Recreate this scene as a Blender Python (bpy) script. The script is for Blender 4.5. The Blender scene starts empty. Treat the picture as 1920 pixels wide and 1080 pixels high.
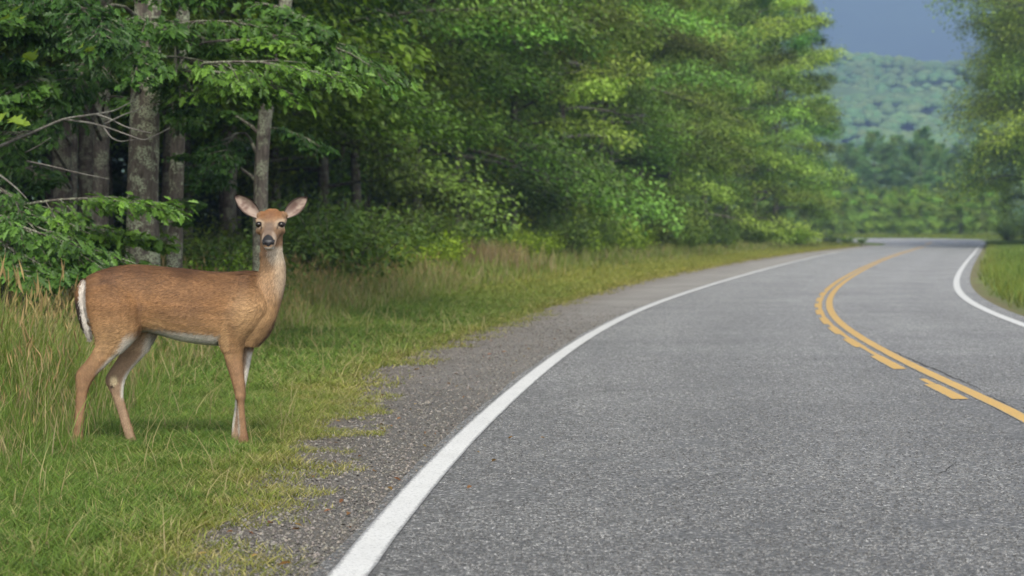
import bpy, math, random
import numpy as np
from mathutils import Vector, Matrix

# ------------------------------------------------------------------ camera, light, exposure
sc = bpy.context.scene
COL = sc.collection
F = 1920 * 85 / 36.0
CAMZ = 1.15
PITCH = math.atan(110 / F)
cam_d = bpy.data.cameras.new("camera"); cam = bpy.data.objects.new("camera", cam_d); COL.objects.link(cam)
cam_d.lens = 85; cam_d.sensor_width = 36; cam_d.clip_start = 0.1; cam_d.clip_end = 20000
cam.location = (0, 0, CAMZ); cam.rotation_euler = (math.pi / 2 - PITCH, 0, 0)
cam_d.dof.use_dof = True; cam_d.dof.focus_distance = 11.7; cam_d.dof.aperture_fstop = 5.0
sc.camera = cam

SUN_EL, SUN_AZ = math.radians(42), math.radians(174)      # azimuth clockwise from +Y: behind and right of the camera
w = bpy.data.worlds.new("World"); sc.world = w; w.use_nodes = True
nt = w.node_tree; bg = nt.nodes["Background"]
sky = nt.nodes.new("ShaderNodeTexSky"); sky.sky_type = 'NISHITA'; sky.sun_disc = False
sky.sun_elevation = SUN_EL; sky.sun_rotation = SUN_AZ; sky.dust_density = 2.0
hs = nt.nodes.new("ShaderNodeHueSaturation"); hs.inputs["Saturation"].default_value = 0.05
nt.links.new(sky.outputs[0], hs.inputs["Color"]); nt.links.new(hs.outputs[0], bg.inputs[0])
bg.inputs[1].default_value = 0.15
sun_d = bpy.data.lights.new("sun", 'SUN'); sun = bpy.data.objects.new("sun", sun_d); COL.objects.link(sun)
sun_d.energy = 1.5; sun_d.angle = math.radians(10); sun_d.color = (1, 0.93, 0.80)
sdir = Vector((math.sin(SUN_AZ) * math.cos(SUN_EL), math.cos(SUN_AZ) * math.cos(SUN_EL), math.sin(SUN_EL)))
sun.rotation_euler = sdir.to_track_quat('Z', 'Y').to_euler()
sc.view_settings.view_transform = 'Standard'; sc.view_settings.look = 'None'
sc.view_settings.gamma = 1; sc.view_settings.use_curve_mapping = False
sc.view_settings.exposure = 0.95
sc.render.engine = 'CYCLES'
cy = sc.cycles
cy.max_bounces = 6; cy.diffuse_bounces = 3; cy.glossy_bounces = 2; cy.transmission_bounces = 3; cy.volume_bounces = 0
cy.use_denoising = True; cy.caustics_reflective = False; cy.caustics_refractive = False
cy.use_adaptive_sampling = True; cy.adaptive_threshold = 0.01

rng = np.random.default_rng(7)
random.seed(7)

# ------------------------------------------------------------------ helpers
def world_pt(px, py, d):
    """the point at distance d seen at photo pixel (px, py) of the 1920 x 1080 picture"""
    u, v = px - 960, 540 - py
    s, c = math.sin(PITCH), math.cos(PITCH)
    y = F * c + v * s; z = -F * s + v * c
    k = d / y
    return np.array([u * k, d, CAMZ + z * k])

def ground_pt(px, py):
    d = F * CAMZ / max(py - 430.0, 1e-3)
    p = world_pt(px, py, d)
    return p[0], p[1]

def sstep(a, b, x):
    t = np.clip((np.asarray(x, float) - a) / (b - a), 0, 1)
    return t * t * (3 - 2 * t)

def _hash(ix, iy, iz, seed):
    n = (ix.astype(np.int64) * 374761393 + iy.astype(np.int64) * 668265263 + iz.astype(np.int64) * 2147483647 + seed * 974711) & 0xFFFFFFFF
    n = ((n ^ (n >> 13)) * 1274126177) & 0xFFFFFFFF
    n = (n ^ (n >> 16)) & 0xFFFF
    return n / 65535.0

def vnoise(p, scale=1.0, seed=0):
    p = np.asarray(p, float) * scale
    if p.shape[1] == 2: p = np.column_stack([p, np.zeros(len(p))])
    i = np.floor(p); f = p - i; f = f * f * (3 - 2 * f); i = i.astype(np.int64)
    r = 0
    for a in (0, 1):
        wx = f[:, 0] if a else 1 - f[:, 0]
        for b in (0, 1):
            wy = f[:, 1] if b else 1 - f[:, 1]
            for c in (0, 1):
                wz = f[:, 2] if c else 1 - f[:, 2]
                r = r + wx * wy * wz * _hash(i[:, 0] + a, i[:, 1] + b, i[:, 2] + c, seed)
    return r

def fbm(p, scale=1.0, seed=0, n=3):
    r = 0; a = 0.5; t = 0
    for k in range(n):
        r = r + a * vnoise(p, scale * 2 ** k, seed + k * 17); t += a; a *= 0.5
    return r / t

def norm(v):
    return v / np.maximum(np.linalg.norm(v, axis=-1, keepdims=True), 1e-9)

def new_mesh(name, V, faces, col=None, smooth=True, mats=None, mat_idx=None):
    """faces: an (n,k) array, or a list of such arrays"""
    if isinstance(faces, np.ndarray): faces = [faces]
    faces = [np.asarray(f, np.int32) for f in faces if len(f)]
    me = bpy.data.meshes.new(name)
    V = np.asarray(V, np.float32)
    me.vertices.add(len(V)); me.vertices.foreach_set("co", V.ravel())
    loops = np.concatenate([f.ravel() for f in faces])
    tot = np.concatenate([np.full(len(f), f.shape[1], np.int32) for f in faces])
    start = np.concatenate([[0], np.cumsum(tot)[:-1]]).astype(np.int32)
    me.loops.add(len(loops)); me.loops.foreach_set("vertex_index", loops)
    me.polygons.add(len(tot)); me.polygons.foreach_set("loop_start", start); me.polygons.foreach_set("loop_total", tot)
    me.polygons.foreach_set("use_smooth", np.full(len(tot), smooth))
    if col is not None:
        a = me.color_attributes.new("Col", 'FLOAT_COLOR', 'POINT')
        c = np.ones((len(V), 4), np.float32); c[:, :3] = col
        a.data.foreach_set("color", c.ravel())
    for m in (mats or []): me.materials.append(m)
    if mat_idx is not None: me.polygons.foreach_set("material_index", np.asarray(mat_idx, np.int32))
    me.update(calc_edges=True)
    return me

def link(name, data, parent=None, loc=None, rot=None, **props):
    o = bpy.data.objects.new(name, data); COL.objects.link(o)
    if parent is not None: o.parent = parent
    if loc is not None: o.location = loc
    if rot is not None: o.rotation_euler = rot
    for k, v in props.items():
        if v is not None: o[k] = v
    return o

class Geo:
    def __init__(s): s.V = []; s.Fs = {}; s.C = []; s.n = 0
    def add(s, V, faces, col=None):
        V = np.asarray(V, float)
        if isinstance(faces, np.ndarray): faces = [faces]
        for f in faces:
            f = np.asarray(f)
            s.Fs.setdefault(f.shape[1], []).append(f + s.n)
        s.V.append(V); s.n += len(V)
        if col is not None:
            c = np.empty((len(V), 3)); c[:] = col; s.C.append(c)
    def mesh(s, name, mat, smooth=True):
        V = np.concatenate(s.V); fs = [np.concatenate(f) for f in s.Fs.values()]
        c = np.concatenate(s.C) if s.C else None
        return new_mesh(name, V, fs, c, smooth, [mat] if mat else None)

def tube(pts, rad, sides=6, cap=True):
    """a tube round a polyline; returns V, [quads, tris]"""
    P = np.asarray(pts, float); n = len(P); rad = np.broadcast_to(np.asarray(rad, float), (n,))
    T = norm(np.gradient(P, axis=0))
    up = np.array([0, 0, 1.0]) if abs(T[:, 2]).mean() < 0.8 else np.array([1.0, 0, 0])
    A = norm(np.cross(T, up)); B = np.cross(T, A)
    a = np.linspace(0, 2 * np.pi, sides, endpoint=False)
    V = P[:, None] + rad[:, None, None] * (np.cos(a)[None, :, None] * A[:, None] + np.sin(a)[None, :, None] * B[:, None])
    i = np.arange(n - 1)[:, None] * sides; j = np.arange(sides)[None]; k = (np.arange(sides) + 1)[None] % sides
    q = np.stack([i + j, i + k, i + sides + k, i + sides + j], -1).reshape(-1, 4)
    V = V.reshape(-1, 3)
    if cap:
        V = np.vstack([V, P[:1], P[-1:]])
        j = np.arange(sides); k = (j + 1) % sides
        t0 = np.column_stack([np.full(sides, n * sides), k, j]); t1 = np.column_stack([np.full(sides, n * sides + 1), (n - 1) * sides + j, (n - 1) * sides + k])
        return V, [q, np.vstack([t0, t1])]
    return V, [q]

def place_template(pos, d, nrm, size, tv, tf):
    """copies of a small template (u along d, v across, w along nrm) at many places"""
    d = norm(d); side = norm(np.cross(nrm, d)); n2 = np.cross(d, side)
    size = np.asarray(size)[:, None, None]
    V = pos[:, None] + size * (tv[None, :, 0:1] * d[:, None] + tv[None, :, 1:2] * side[:, None] + tv[None, :, 2:3] * n2[:, None])
    K = len(tv)
    out = []
    for f in tf:
        f = np.asarray(f)
        out.append((f[None] + (np.arange(len(pos)) * K)[:, None, None]).reshape(-1, f.shape[1]))
    return V.reshape(-1, 3), out

# leaf shapes
OAK = []
_half = [(0.10, 0.03), (0.24, 0.17), (0.34, 0.07), (0.50, 0.29), (0.60, 0.11), (0.75, 0.23), (0.84, 0.08)]
OAK_V = [(0, 0, 0)] + [(u, v, 0) for u, v in _half] + [(1, 0, 0)] + [(u, -v, 0) for u, v in reversed(_half)]
OAK_V = np.array(OAK_V, float)
OAK_V[:, 2] = 0.30 * np.abs(OAK_V[:, 1]) - 0.22 * OAK_V[:, 0] ** 2
OAK_F = [np.array([list(range(0, 9))]), np.array([[8] + list(range(9, 16)) + [0]])]
RHO_V = np.array([(0, 0, 0), (0.42, 0.27, 0.05), (1, 0, -0.12), (0.42, -0.27, 0.05)], float)
RHO_F = [np.array([[0, 1, 2], [0, 2, 3]])]
HEX_V = np.array([(0, 0, 0), (0.25, 0.22, 0.04), (0.6, 0.24, 0.02), (1, 0, -0.15), (0.6, -0.24, 0.02), (0.25, -0.22, 0.04)], float)
HEX_F = [np.array([[0, 1, 2, 3], [0, 3, 4, 5]])]
MAP_V = [(0, 0), (0.05, 0.30), (0.22, 0.20), (0.38, 0.55), (0.50, 0.22), (0.72, 0.24), (1, 0), (0.72, -0.24), (0.50, -0.22), (0.38, -0.55), (0.22, -0.20), (0.05, -0.30)]
MAP_V = np.array([(u, v, 0.2 * abs(v) - 0.15 * u * u) for u, v in MAP_V], float)
MAP_F = [np.array([[0, 1, 2, 3, 4, 5, 6]]), np.array([[6, 7, 8, 9, 10, 11, 0]])]

# ------------------------------------------------------------------ materials
def mat(name):
    m = bpy.data.materials.new(name); m.use_nodes = True
    t = m.node_tree; p = t.nodes["Principled BSDF"]
    return m, t, p, t.nodes["Material Output"]

def N(t, kind, **inp):
    n = t.nodes.new(kind)
    for k, v in inp.items():
        if k in n.inputs: n.inputs[k].default_value = v
        else: setattr(n, k, v)
    return n

def ramp(t, src, stops):
    r = t.nodes.new("ShaderNodeValToRGB"); e = r.color_ramp.elements
    while len(e) < len(stops): e.new(0.5)
    for el, (p, c) in zip(e, stops): el.position = p; el.color = (*c, 1) if len(c) == 3 else c
    t.links.new(src, r.inputs[0]); return r

def mixc(t, a, b, fac, mode='MIX'):
    m = t.nodes.new("ShaderNodeMix"); m.data_type = 'RGBA'; m.blend_type = mode
    for s, v in ((0, fac), (6, a), (7, b)):
        if hasattr(v, "links") or isinstance(v, bpy.types.NodeSocket): t.links.new(v, m.inputs[s])
        elif s == 0: m.inputs[0].default_value = v
        else: m.inputs[s].default_value = (*v, 1)
    return m.outputs[2]

def leaf_material(name, rough=0.5, trans=0.3, spec=0.35):
    m, t, p, out = mat(name)
    at = N(t, "ShaderNodeAttribute", attribute_name="Col")
    oi = t.nodes.new("ShaderNodeObjectInfo")
    c = mixc(t, at.outputs["Color"], oi.outputs["Color"], 1.0, 'MULTIPLY')
    t.links.new(c, p.inputs["Base Color"])
    p.inputs["Roughness"].default_value = rough; p.inputs["Specular IOR Level"].default_value = spec
    tr = t.nodes.new("ShaderNodeBsdfTranslucent")
    tc = mixc(t, c, (1.15, 1.25, 0.55), 1.0, 'MULTIPLY'); t.links.new(tc, tr.inputs[0])
    mx = t.nodes.new("ShaderNodeMixShader"); mx.inputs[0].default_value = trans
    t.links.new(p.outputs[0], mx.inputs[1]); t.links.new(tr.outputs[0], mx.inputs[2]); t.links.new(mx.outputs[0], out.inputs[0])
    return m

M_LEAF = leaf_material("leaf", 0.45, 0.28, 0.32)
M_GRASS = leaf_material("grass_blade", 0.55, 0.3, 0.25)

def bark_material(name, dark, light, lichen):
    m, t, p, out = mat(name)
    tc = t.nodes.new("ShaderNodeTexCoord"); mp = N(t, "ShaderNodeMapping"); mp.inputs["Scale"].default_value = (1, 1, 0.22)
    t.links.new(tc.outputs["Object"], mp.inputs[0])
    n1 = N(t, "ShaderNodeTexNoise", Scale=38.0, Detail=6.0, Roughness=0.7); t.links.new(mp.outputs[0], n1.inputs["Vector"])
    n2 = N(t, "ShaderNodeTexNoise", Scale=7.0, Detail=5.0, Roughness=0.65); t.links.new(tc.outputs["Object"], n2.inputs["Vector"])
    base = ramp(t, n1.outputs[0], [(0.32, dark), (0.68, light)])
    lf = ramp(t, n2.outputs[0], [(0.46, (0, 0, 0)), (0.56, (1, 1, 1))])
    n3 = N(t, "ShaderNodeTexNoise", Scale=60.0, Detail=3.0); t.links.new(tc.outputs["Object"], n3.inputs["Vector"])
    l3 = ramp(t, n3.outputs[0], [(0.4, (0, 0, 0)), (0.55, (1, 1, 1))])
    f = mixc(t, lf.outputs[0], l3.outputs[0], 1.0, 'MULTIPLY')
    t.links.new(mixc(t, base.outputs[0], lichen, f), p.inputs["Base Color"])
    p.inputs["Roughness"].default_value = 0.9; p.inputs["Specular IOR Level"].default_value = 0.15
    b = N(t, "ShaderNodeBump", Strength=0.9, Distance=0.02); t.links.new(n1.outputs[0], b.inputs["Height"]); t.links.new(b.outputs[0], p.inputs["Normal"])
    return m
M_BARK = bark_material("bark", (0.05, 0.042, 0.034), (0.15, 0.13, 0.105), (0.32, 0.355, 0.24))
M_BARKD = bark_material("dark_bark", (0.035, 0.03, 0.025), (0.15, 0.13, 0.11), (0.24, 0.26, 0.18))
M_BARKM = bark_material("grey_bark", (0.03, 0.026, 0.022), (0.12, 0.10, 0.085), (0.20, 0.21, 0.15))
M_DEAD = bark_material("dead_wood", (0.09, 0.08, 0.07), (0.20, 0.185, 0.165), (0.22, 0.22, 0.19))

def asphalt_material():
    m, t, p, out = mat("asphalt")
    g = t.nodes.new("ShaderNodeNewGeometry"); pos = g.outputs["Position"]
    v = N(t, "ShaderNodeTexVoronoi", Scale=62.0); t.links.new(pos, v.inputs["Vector"])
    v2 = N(t, "ShaderNodeTexVoronoi", Scale=150.0); t.links.new(pos, v2.inputs["Vector"])
    n = N(t, "ShaderNodeTexNoise", Scale=34.0, Detail=6.0, Roughness=0.8); t.links.new(pos, n.inputs["Vector"])
    b0 = N(t, "ShaderNodeTexNoise", Scale=0.5, Detail=7.0, Roughness=0.62); t.links.new(pos, b0.inputs["Vector"])
    b1 = N(t, "ShaderNodeTexNoise", Scale=5.0, Detail=4.0, Roughness=0.6); t.links.new(pos, b1.inputs["Vector"])
    sep = t.nodes.new("ShaderNodeSeparateColor"); t.links.new(v.outputs["Color"], sep.inputs[0])
    sep2 = t.nodes.new("ShaderNodeSeparateColor"); t.links.new(v2.outputs["Color"], sep2.inputs[0])
    stone = ramp(t, sep.outputs[0], [(0.0, (0.09, 0.09, 0.09)), (0.45, (0.18, 0.18, 0.18)), (0.8, (0.31, 0.308, 0.303)), (1.0, (0.66, 0.65, 0.63))])
    fine = ramp(t, sep2.outputs[1], [(0.0, (0.7, 0.7, 0.7)), (1.0, (1.3, 1.3, 1.28))])
    gap = ramp(t, v.outputs["Distance"], [(0.32, (1, 1, 1)), (0.72, (0.28, 0.28, 0.285))])
    c = mixc(t, stone.outputs[0], gap.outputs[0], 1.0, 'MULTIPLY')
    c = mixc(t, c, fine.outputs[0], 1.0, 'MULTIPLY')
    dk = ramp(t, n.outputs[0], [(0.36, (0.36, 0.36, 0.365)), (0.58, (1.2, 1.2, 1.2))])
    c = mixc(t, c, dk.outputs[0], 1.0, 'MULTIPLY')
    big = ramp(t, b0.outputs[0], [(0.3, (0.74, 0.74, 0.75)), (0.7, (1.2, 1.2, 1.19))])
    c = mixc(t, c, big.outputs[0], 1.0, 'MULTIPLY')
    med = ramp(t, b1.outputs[0], [(0.3, (0.88, 0.88, 0.88)), (0.7, (1.1, 1.1, 1.1))])
    c = mixc(t, c, med.outputs[0], 1.0, 'MULTIPLY')
    at = N(t, "ShaderNodeAttribute", attribute_name="Col")          # worn paler wheel tracks, darker oily strip at the centre; painted grazing brightening afar
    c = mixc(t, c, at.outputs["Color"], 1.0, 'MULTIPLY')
    t.links.new(c, p.inputs["Base Color"]); p.inputs["Roughness"].default_value = 0.55; p.inputs["Specular IOR Level"].default_value = 0.5
    p.inputs["Sheen Weight"].default_value = 0.10; p.inputs["Sheen Roughness"].default_value = 0.2
    h = N(t, "ShaderNodeMath", operation='MULTIPLY_ADD'); t.links.new(v.outputs["Distance"], h.inputs[0]); h.inputs[1].default_value = -0.8
    t.links.new(n.outputs[0], h.inputs[2])
    b = N(t, "ShaderNodeBump", Strength=1.0, Distance=0.02); t.links.new(h.outputs[0], b.inputs["Height"]); t.links.new(b.outputs[0], p.inputs["Normal"])
    return m
M_ASPH = asphalt_material()

def paint_material(name, colr, worn):
    m, t, p, out = mat(name)
    g = t.nodes.new("ShaderNodeNewGeometry")
    n = N(t, "ShaderNodeTexNoise", Scale=70.0, Detail=6.0, Roughness=0.75); t.links.new(g.outputs["Position"], n.inputs["Vector"])
    at = N(t, "ShaderNodeAttribute", attribute_name="Col")          # red channel: wear towards the ragged edge of the stripe
    s = t.nodes.new("ShaderNodeSeparateColor"); t.links.new(at.outputs["Color"], s.inputs[0])
    a = N(t, "ShaderNodeMath", operation='ADD'); t.links.new(n.outputs[0], a.inputs[0]); t.links.new(s.outputs[0], a.inputs[1])
    f = ramp(t, a.outputs[0], [(0.545, (0, 0, 0)), (0.63, (1, 1, 1))])
    n2 = N(t, "ShaderNodeTexNoise", Scale=2.5, Detail=4.0); t.links.new(g.outputs["Position"], n2.inputs["Vector"])
    tone = ramp(t, n2.outputs[0], [(0.3, tuple(x * 0.9 for x in colr)), (0.7, colr)])
    t.links.new(mixc(t, tone.outputs[0], worn, f.outputs[0]), p.inputs["Base Color"])
    p.inputs["Roughness"].default_value = 0.6
    b = N(t, "ShaderNodeBump", Strength=0.5, Distance=0.006); t.links.new(n.outputs[0], b.inputs["Height"]); t.links.new(b.outputs[0], p.inputs["Normal"])
    return m
M_WHITE = paint_material("white_paint", (0.60, 0.60, 0.585), (0.22, 0.22, 0.22))
M_YELLOW = paint_material("yellow_paint", (0.54, 0.33, 0.075), (0.17, 0.165, 0.15))

def vcol_material(name, rough=0.9, scale=None, lo=0.7, hi=1.25, bump=0.0, bscale=40.0):
    m, t, p, out = mat(name)
    at = N(t, "ShaderNodeAttribute", attribute_name="Col"); c = at.outputs["Color"]
    g = t.nodes.new("ShaderNodeNewGeometry")
    if scale:
        n = N(t, "ShaderNodeTexNoise", Scale=scale, Detail=6.0, Roughness=0.7); t.links.new(g.outputs["Position"], n.inputs["Vector"])
        r = ramp(t, n.outputs[0], [(0.3, (lo,) * 3), (0.7, (hi,) * 3)])
        c = mixc(t, c, r.outputs[0], 1.0, 'MULTIPLY')
    t.links.new(c, p.inputs["Base Color"]); p.inputs["Roughness"].default_value = rough; p.inputs["Specular IOR Level"].default_value = 0.2
    if bump:
        n = N(t, "ShaderNodeTexNoise", Scale=bscale, Detail=6.0, Roughness=0.7); t.links.new(g.outputs["Position"], n.inputs["Vector"])
        b = N(t, "ShaderNodeBump", Strength=bump, Distance=0.03); t.links.new(n.outputs[0], b.inputs["Height"]); t.links.new(b.outputs[0], p.inputs["Normal"])
    return m
M_GROUND = vcol_material("soil", 0.95, 9.0, 0.6, 1.35, 0.8, 30.0)
M_STONE = vcol_material("gravel_stone", 0.85)
M_HILL = vcol_material("hill_turf", 0.95, 0.03, 0.7, 1.3)
M_FARLEAF = leaf_material("far_leaf", 0.7, 0.2, 0.2)

# ------------------------------------------------------------------ road geometry on the ground
LPX = [(654.5, 1080), (743.5, 961), (815, 880), (889, 802), (1029.5, 680), (1104, 628), (1207, 576), (1311, 541), (1440, 503), (1480, 494), (1544, 477.5), (1621.5, 465), (1652, 461.5)]
_L = np.array([ground_pt(*p) for p in LPX])
# the line runs on behind the camera in the direction it has at the bottom of the frame
_d0 = (_L[1] - _L[0]) / (_L[1, 1] - _L[0, 1])
_Ly = np.concatenate([[-30, -10, 0], _L[:, 1]]); _Lx = np.concatenate([[-3.2, _L[0, 0] - 18 * 0.035, _L[0, 0] - 8 * 0.035], _L[:, 0]])

def smooth_curve(xs, ys):
    """monotone-sampled smooth interpolation (Catmull-Rom over a table, then a running mean)"""
    yy = np.concatenate([np.arange(ys[0], 60, 0.5), np.arange(60, ys[-1] + 0.01, 1.0)])
    xx = np.interp(yy, ys, xs)
    out = np.empty_like(xx)
    for i, y in enumerate(yy):
        wdt = 1.0 + 0.10 * max(y, 0)
        wts = np.exp(-0.5 * ((yy - y) / wdt) ** 2) * np.gradient(yy)
        # local linear fit keeps the ends straight
        dx = yy - y; s0 = wts.sum(); s1 = (wts * dx).sum(); s2 = (wts * dx * dx).sum()
        b0 = (wts * xx).sum(); b1 = (wts * xx * dx).sum()
        out[i] = (b0 * s2 - b1 * s1) / (s0 * s2 - s1 * s1)
    return yy, out
LY, LX = smooth_curve(_Lx, _Ly)
def xl(y): return np.interp(y, LY, LX)
def xl_slope(y): return (xl(np.asarray(y) + 2) - xl(np.asarray(y) - 2)) / 4

RPX = [(1920, 612), (1868, 593.8), (1829, 575.6), (1803, 561.3), (1791.4, 544.5), (1790, 531.5), (1796.6, 513.4), (1810.9, 492.6), (1829, 471.9), (1836.8, 460.2)]
_R = np.array([ground_pt(*p) for p in RPX])
_ny = np.array([-30, -10, 0, 8, 15, 22.0])
_Ry = np.concatenate([_ny, _R[:, 1]]); _Rx = np.concatenate([xl(_ny) + 5.0, _R[:, 0]])
RY, RX = smooth_curve(_Rx, _Ry)
def xr(y): return np.interp(y, RY, RX)
YPX = [(1920, 775), (1838, 741), (1754, 712), (1726, 700), (1660, 661), (1597, 627), (1562, 602), (1548, 577), (1551, 560), (1565, 542), (1585, 526), (1627, 502), (1673, 481), (1746, 459)]
_Y = np.array([ground_pt(*p) for p in YPX])
_ny = np.array([-30, -10, 0, 8.0])
_Yy = np.concatenate([_ny, _Y[:, 1]]); _Yx = np.concatenate([xl(_ny) + 3.05, _Y[:, 0]])
YY, YX = smooth_curve(_Yx, _Yy)
def xy(y): return np.interp(y, YY, YX)

def hroad(y):
    """the road climbs a little into the far bend"""
    y = np.asarray(y, float)
    return 0.42 * np.clip((y - 163) / 32.0, 0, 1) + 0.004 * np.clip(y - 195, 0, 300)

def lat(x, y):
    """distance to the left of the left white line, and to the right of the right one"""
    yc = np.clip(y, -30, 172)
    sl = (xl(yc) - x) / np.sqrt(1 + xl_slope(yc) ** 2)
    sr = (x - xr(yc)) / np.sqrt(1 + xl_slope(yc) ** 2)
    return sl, sr

def height(x, y):
    x = np.asarray(x, float); y = np.asarray(y, float)
    sl, sr = lat(x, y)
    k = 1 - sstep(165, 200, y)
    far = sstep(240, 420, y)
    h = hroad(y)
    h = h + k * (0.30 * sstep(2.0, 8.0, sl) + 0.018 * np.clip(sl - 8, 0, 40))
    h = h + k * (0.12 * sstep(1.0, 5.0, sr) + 0.012 * np.clip(sr - 5, 0, 40))
    h = h + (1 - k) * (1 - far) * 0.3 * sstep(2.5, 8.0, sl) * sstep(30, 22, x)
    return h

def mow(y):   return np.interp(y, [0, 10, 14, 18, 27, 60, 90, 160, 200], [1.9, 2.0, 2.25, 2.8, 3.5, 4.2, 3.7, 3.1, 3.0])
def edge(y):  return np.interp(y, [0, 8, 10, 11.6, 14, 18.5, 23, 31, 40, 52, 75, 110, 165], [0.28, 0.31, 0.40, 0.50, 0.68, 1.08, 1.08, 1.06, 1.25, 1.65, 1.8, 1.6, 1.2])
def wood(y):  return np.interp(y, [0, 14, 24, 36, 50, 70, 90, 120, 160, 200], [3.6, 3.8, 4.3, 6.2, 7.6, 7.4, 6.6, 6.3, 6.0, 6.0])

# ground sheet
gx = np.unique(np.concatenate([np.linspace(-3500, -60, 14), np.linspace(-60, -12, 40), np.linspace(-12, 42, 260), np.linspace(42, 80, 24), np.linspace(80, 3500, 14)]))
gy = np.unique(np.concatenate([np.linspace(-60, -6, 14), np.linspace(-6, 60, 130), np.linspace(60, 260, 150), np.linspace(260, 700, 30), np.linspace(700, 6500, 20)]))
GX, GY = np.meshgrid(gx, gy); xx, yy_ = GX.ravel(), GY.ravel()
zz = height(xx, yy_) - 0.012
sl, sr = lat(xx, yy_)
P2 = np.column_stack([xx, yy_])
nz = fbm(P2, 0.9, 3)
green = np.array([0.10, 0.13, 0.035]); dry = np.array([0.20, 0.165, 0.075]); litter = np.array([0.05, 0.036, 0.022]); dirt = np.array([0.15, 0.125, 0.10])
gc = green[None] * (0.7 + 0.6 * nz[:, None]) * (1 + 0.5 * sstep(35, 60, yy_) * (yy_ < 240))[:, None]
def lerp(a, b, t): return a + (b - a) * np.asarray(t)[:, None]
gc = lerp(gc, dry[None], 0.75 * (1 - sstep(0.1, 1.1, sl - edge(yy_))) * (sl > 0))
gc = lerp(gc, dirt[None], (1 - sstep(-0.1, 0.25, sl - edge(yy_))) * (sl > 0))
gc = lerp(gc, dry[None] * 0.75, sstep(0, 1, sl - mow(yy_)) * 0.6 * (1 - sstep(-1, 1, sl - wood(yy_))))
gc = lerp(gc, litter[None], sstep(-0.5, 1.5, sl - wood(yy_)) * (yy_ < 260))
gc = lerp(gc, litter[None], sstep(8, 12, sr) * (yy_ < 260))
gc = lerp(gc, (0.5 * dirt + 0.5 * dry)[None], 0.8 * (1 - sstep(0.35, 0.75, sr + 0.5 * (nz - 0.5))) * (sr > 0) * (yy_ < 190))
ny_, nx_ = GX.shape
ii = (np.arange(ny_ - 1)[:, None] * nx_ + np.arange(nx_ - 1)[None]).ravel()
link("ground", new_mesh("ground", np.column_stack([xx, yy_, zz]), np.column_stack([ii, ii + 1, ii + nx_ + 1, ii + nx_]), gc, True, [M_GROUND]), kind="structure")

# asphalt: matched left and right edges, on into the far bend to the left
ys = np.concatenate([np.arange(-30, 60, 0.75), np.arange(60, 166, 2.0)])
Ledge = np.column_stack([xl(ys) - 0.10 - 0.03 * vnoise(np.column_stack([ys * 3, ys * 0]), 1, 5), ys])
Redge = np.column_stack([xr(ys) + 0.30, ys])
bendL = np.array([(25.3, 165.5), (26.4, 169), (26.9, 173), (26.2, 177.5), (23, 182), (16, 187), (4, 192), (-14, 197), (-40, 202), (-80, 208)]) + np.array([-0.15, 0])
bendR = np.array([(33.6, 173), (35.0, 179), (36.6, 185.5), (36.4, 190), (34.6, 193.2), (31.5, 195.5), (25, 198), (8, 203), (-30, 211), (-80, 221)]) + np.array([0.3, 0.2])
def resample(P, n):
    s = np.concatenate([[0], np.cumsum(np.linalg.norm(np.diff(P, axis=0), axis=1))]); t = np.linspace(0, s[-1], n * 4)
    q = np.column_stack([np.interp(t, s, P[:, k]) for k in (0, 1)])
    for _ in range(n // 2):
        q[1:-1] = 0.25 * q[:-2] + 0.5 * q[1:-1] + 0.25 * q[2:]
    return q[::4] if True else q
bl, br = resample(bendL, 60), resample(bendR, 60)
LE = np.vstack([Ledge[:-1], bl[1:]]); RE = np.vstack([Redge[:-1], br[1:]])
NT = 24
tt = np.linspace(0, 1, NT)
R2 = LE[:, None] * (1 - tt)[None, :, None] + RE[:, None] * tt[None, :, None]
Vx = R2.reshape(-1, 2)
V3 = np.column_stack([Vx, hroad(Vx[:, 1]) + 0.006])
tw = np.tile(tt, len(LE))
track = np.exp(-((tw - 0.16) / 0.05) ** 2) + np.exp(-((tw - 0.42) / 0.05) ** 2) + np.exp(-((tw - 0.70) / 0.05) ** 2) + np.exp(-((tw - 0.90) / 0.04) ** 2)
oil = np.exp(-((tw - 0.29) / 0.05) ** 2) + np.exp(-((tw - 0.80) / 0.05) ** 2)
ac = np.interp(Vx[:, 1], [0, 9, 16, 30, 60], [0.80, 0.84, 1.05, 1.5, 1.9]) + 0.09 * track - 0.09 * oil + 0.22 * (fbm(Vx, 0.35, 9) - 0.5)  # distance ramp paints grazing-angle brightening into the asphalt; tracks and oil are wear
n_, m_ = len(LE), NT
ii = (np.arange(n_ - 1)[:, None] * m_ + np.arange(m_ - 1)[None]).ravel()
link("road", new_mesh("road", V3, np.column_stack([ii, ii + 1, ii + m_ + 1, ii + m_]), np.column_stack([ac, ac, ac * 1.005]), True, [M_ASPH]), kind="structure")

def stripe(name, path, width, mat_, z, wear=0.22, sub=8, side_noise=0.003):
    """a painted stripe along a ground path, with a worn, slightly ragged edge"""
    P = np.asarray(path, float); T = norm(np.gradient(P, axis=0)); Nn = np.column_stack([-T[:, 1], T[:, 0]])
    u = np.linspace(-1, 1, sub); n = len(P)
    rag = side_noise * (vnoise(P, 14, 31) - 0.5) * 2
    off = (width / 2 * u)[None] + rag[:, None]
    V = P[:, None] + off[..., None] * Nn[:, None]
    V = V.reshape(-1, 2)
    c = np.tile(np.clip((np.abs(u) - 0.72) / 0.28, 0, 1) * wear, n)
    ii = (np.arange(n - 1)[:, None] * sub + np.arange(sub - 1)[None]).ravel()
    f = np.column_stack([ii, ii + sub, ii + sub + 1, ii + 1])[:, ::-1]
    return link(name, new_mesh(name, np.column_stack([V, hroad(V[:, 1]) + z]), f, np.column_stack([c, c, c]), True, [mat_]), kind="structure")

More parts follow.
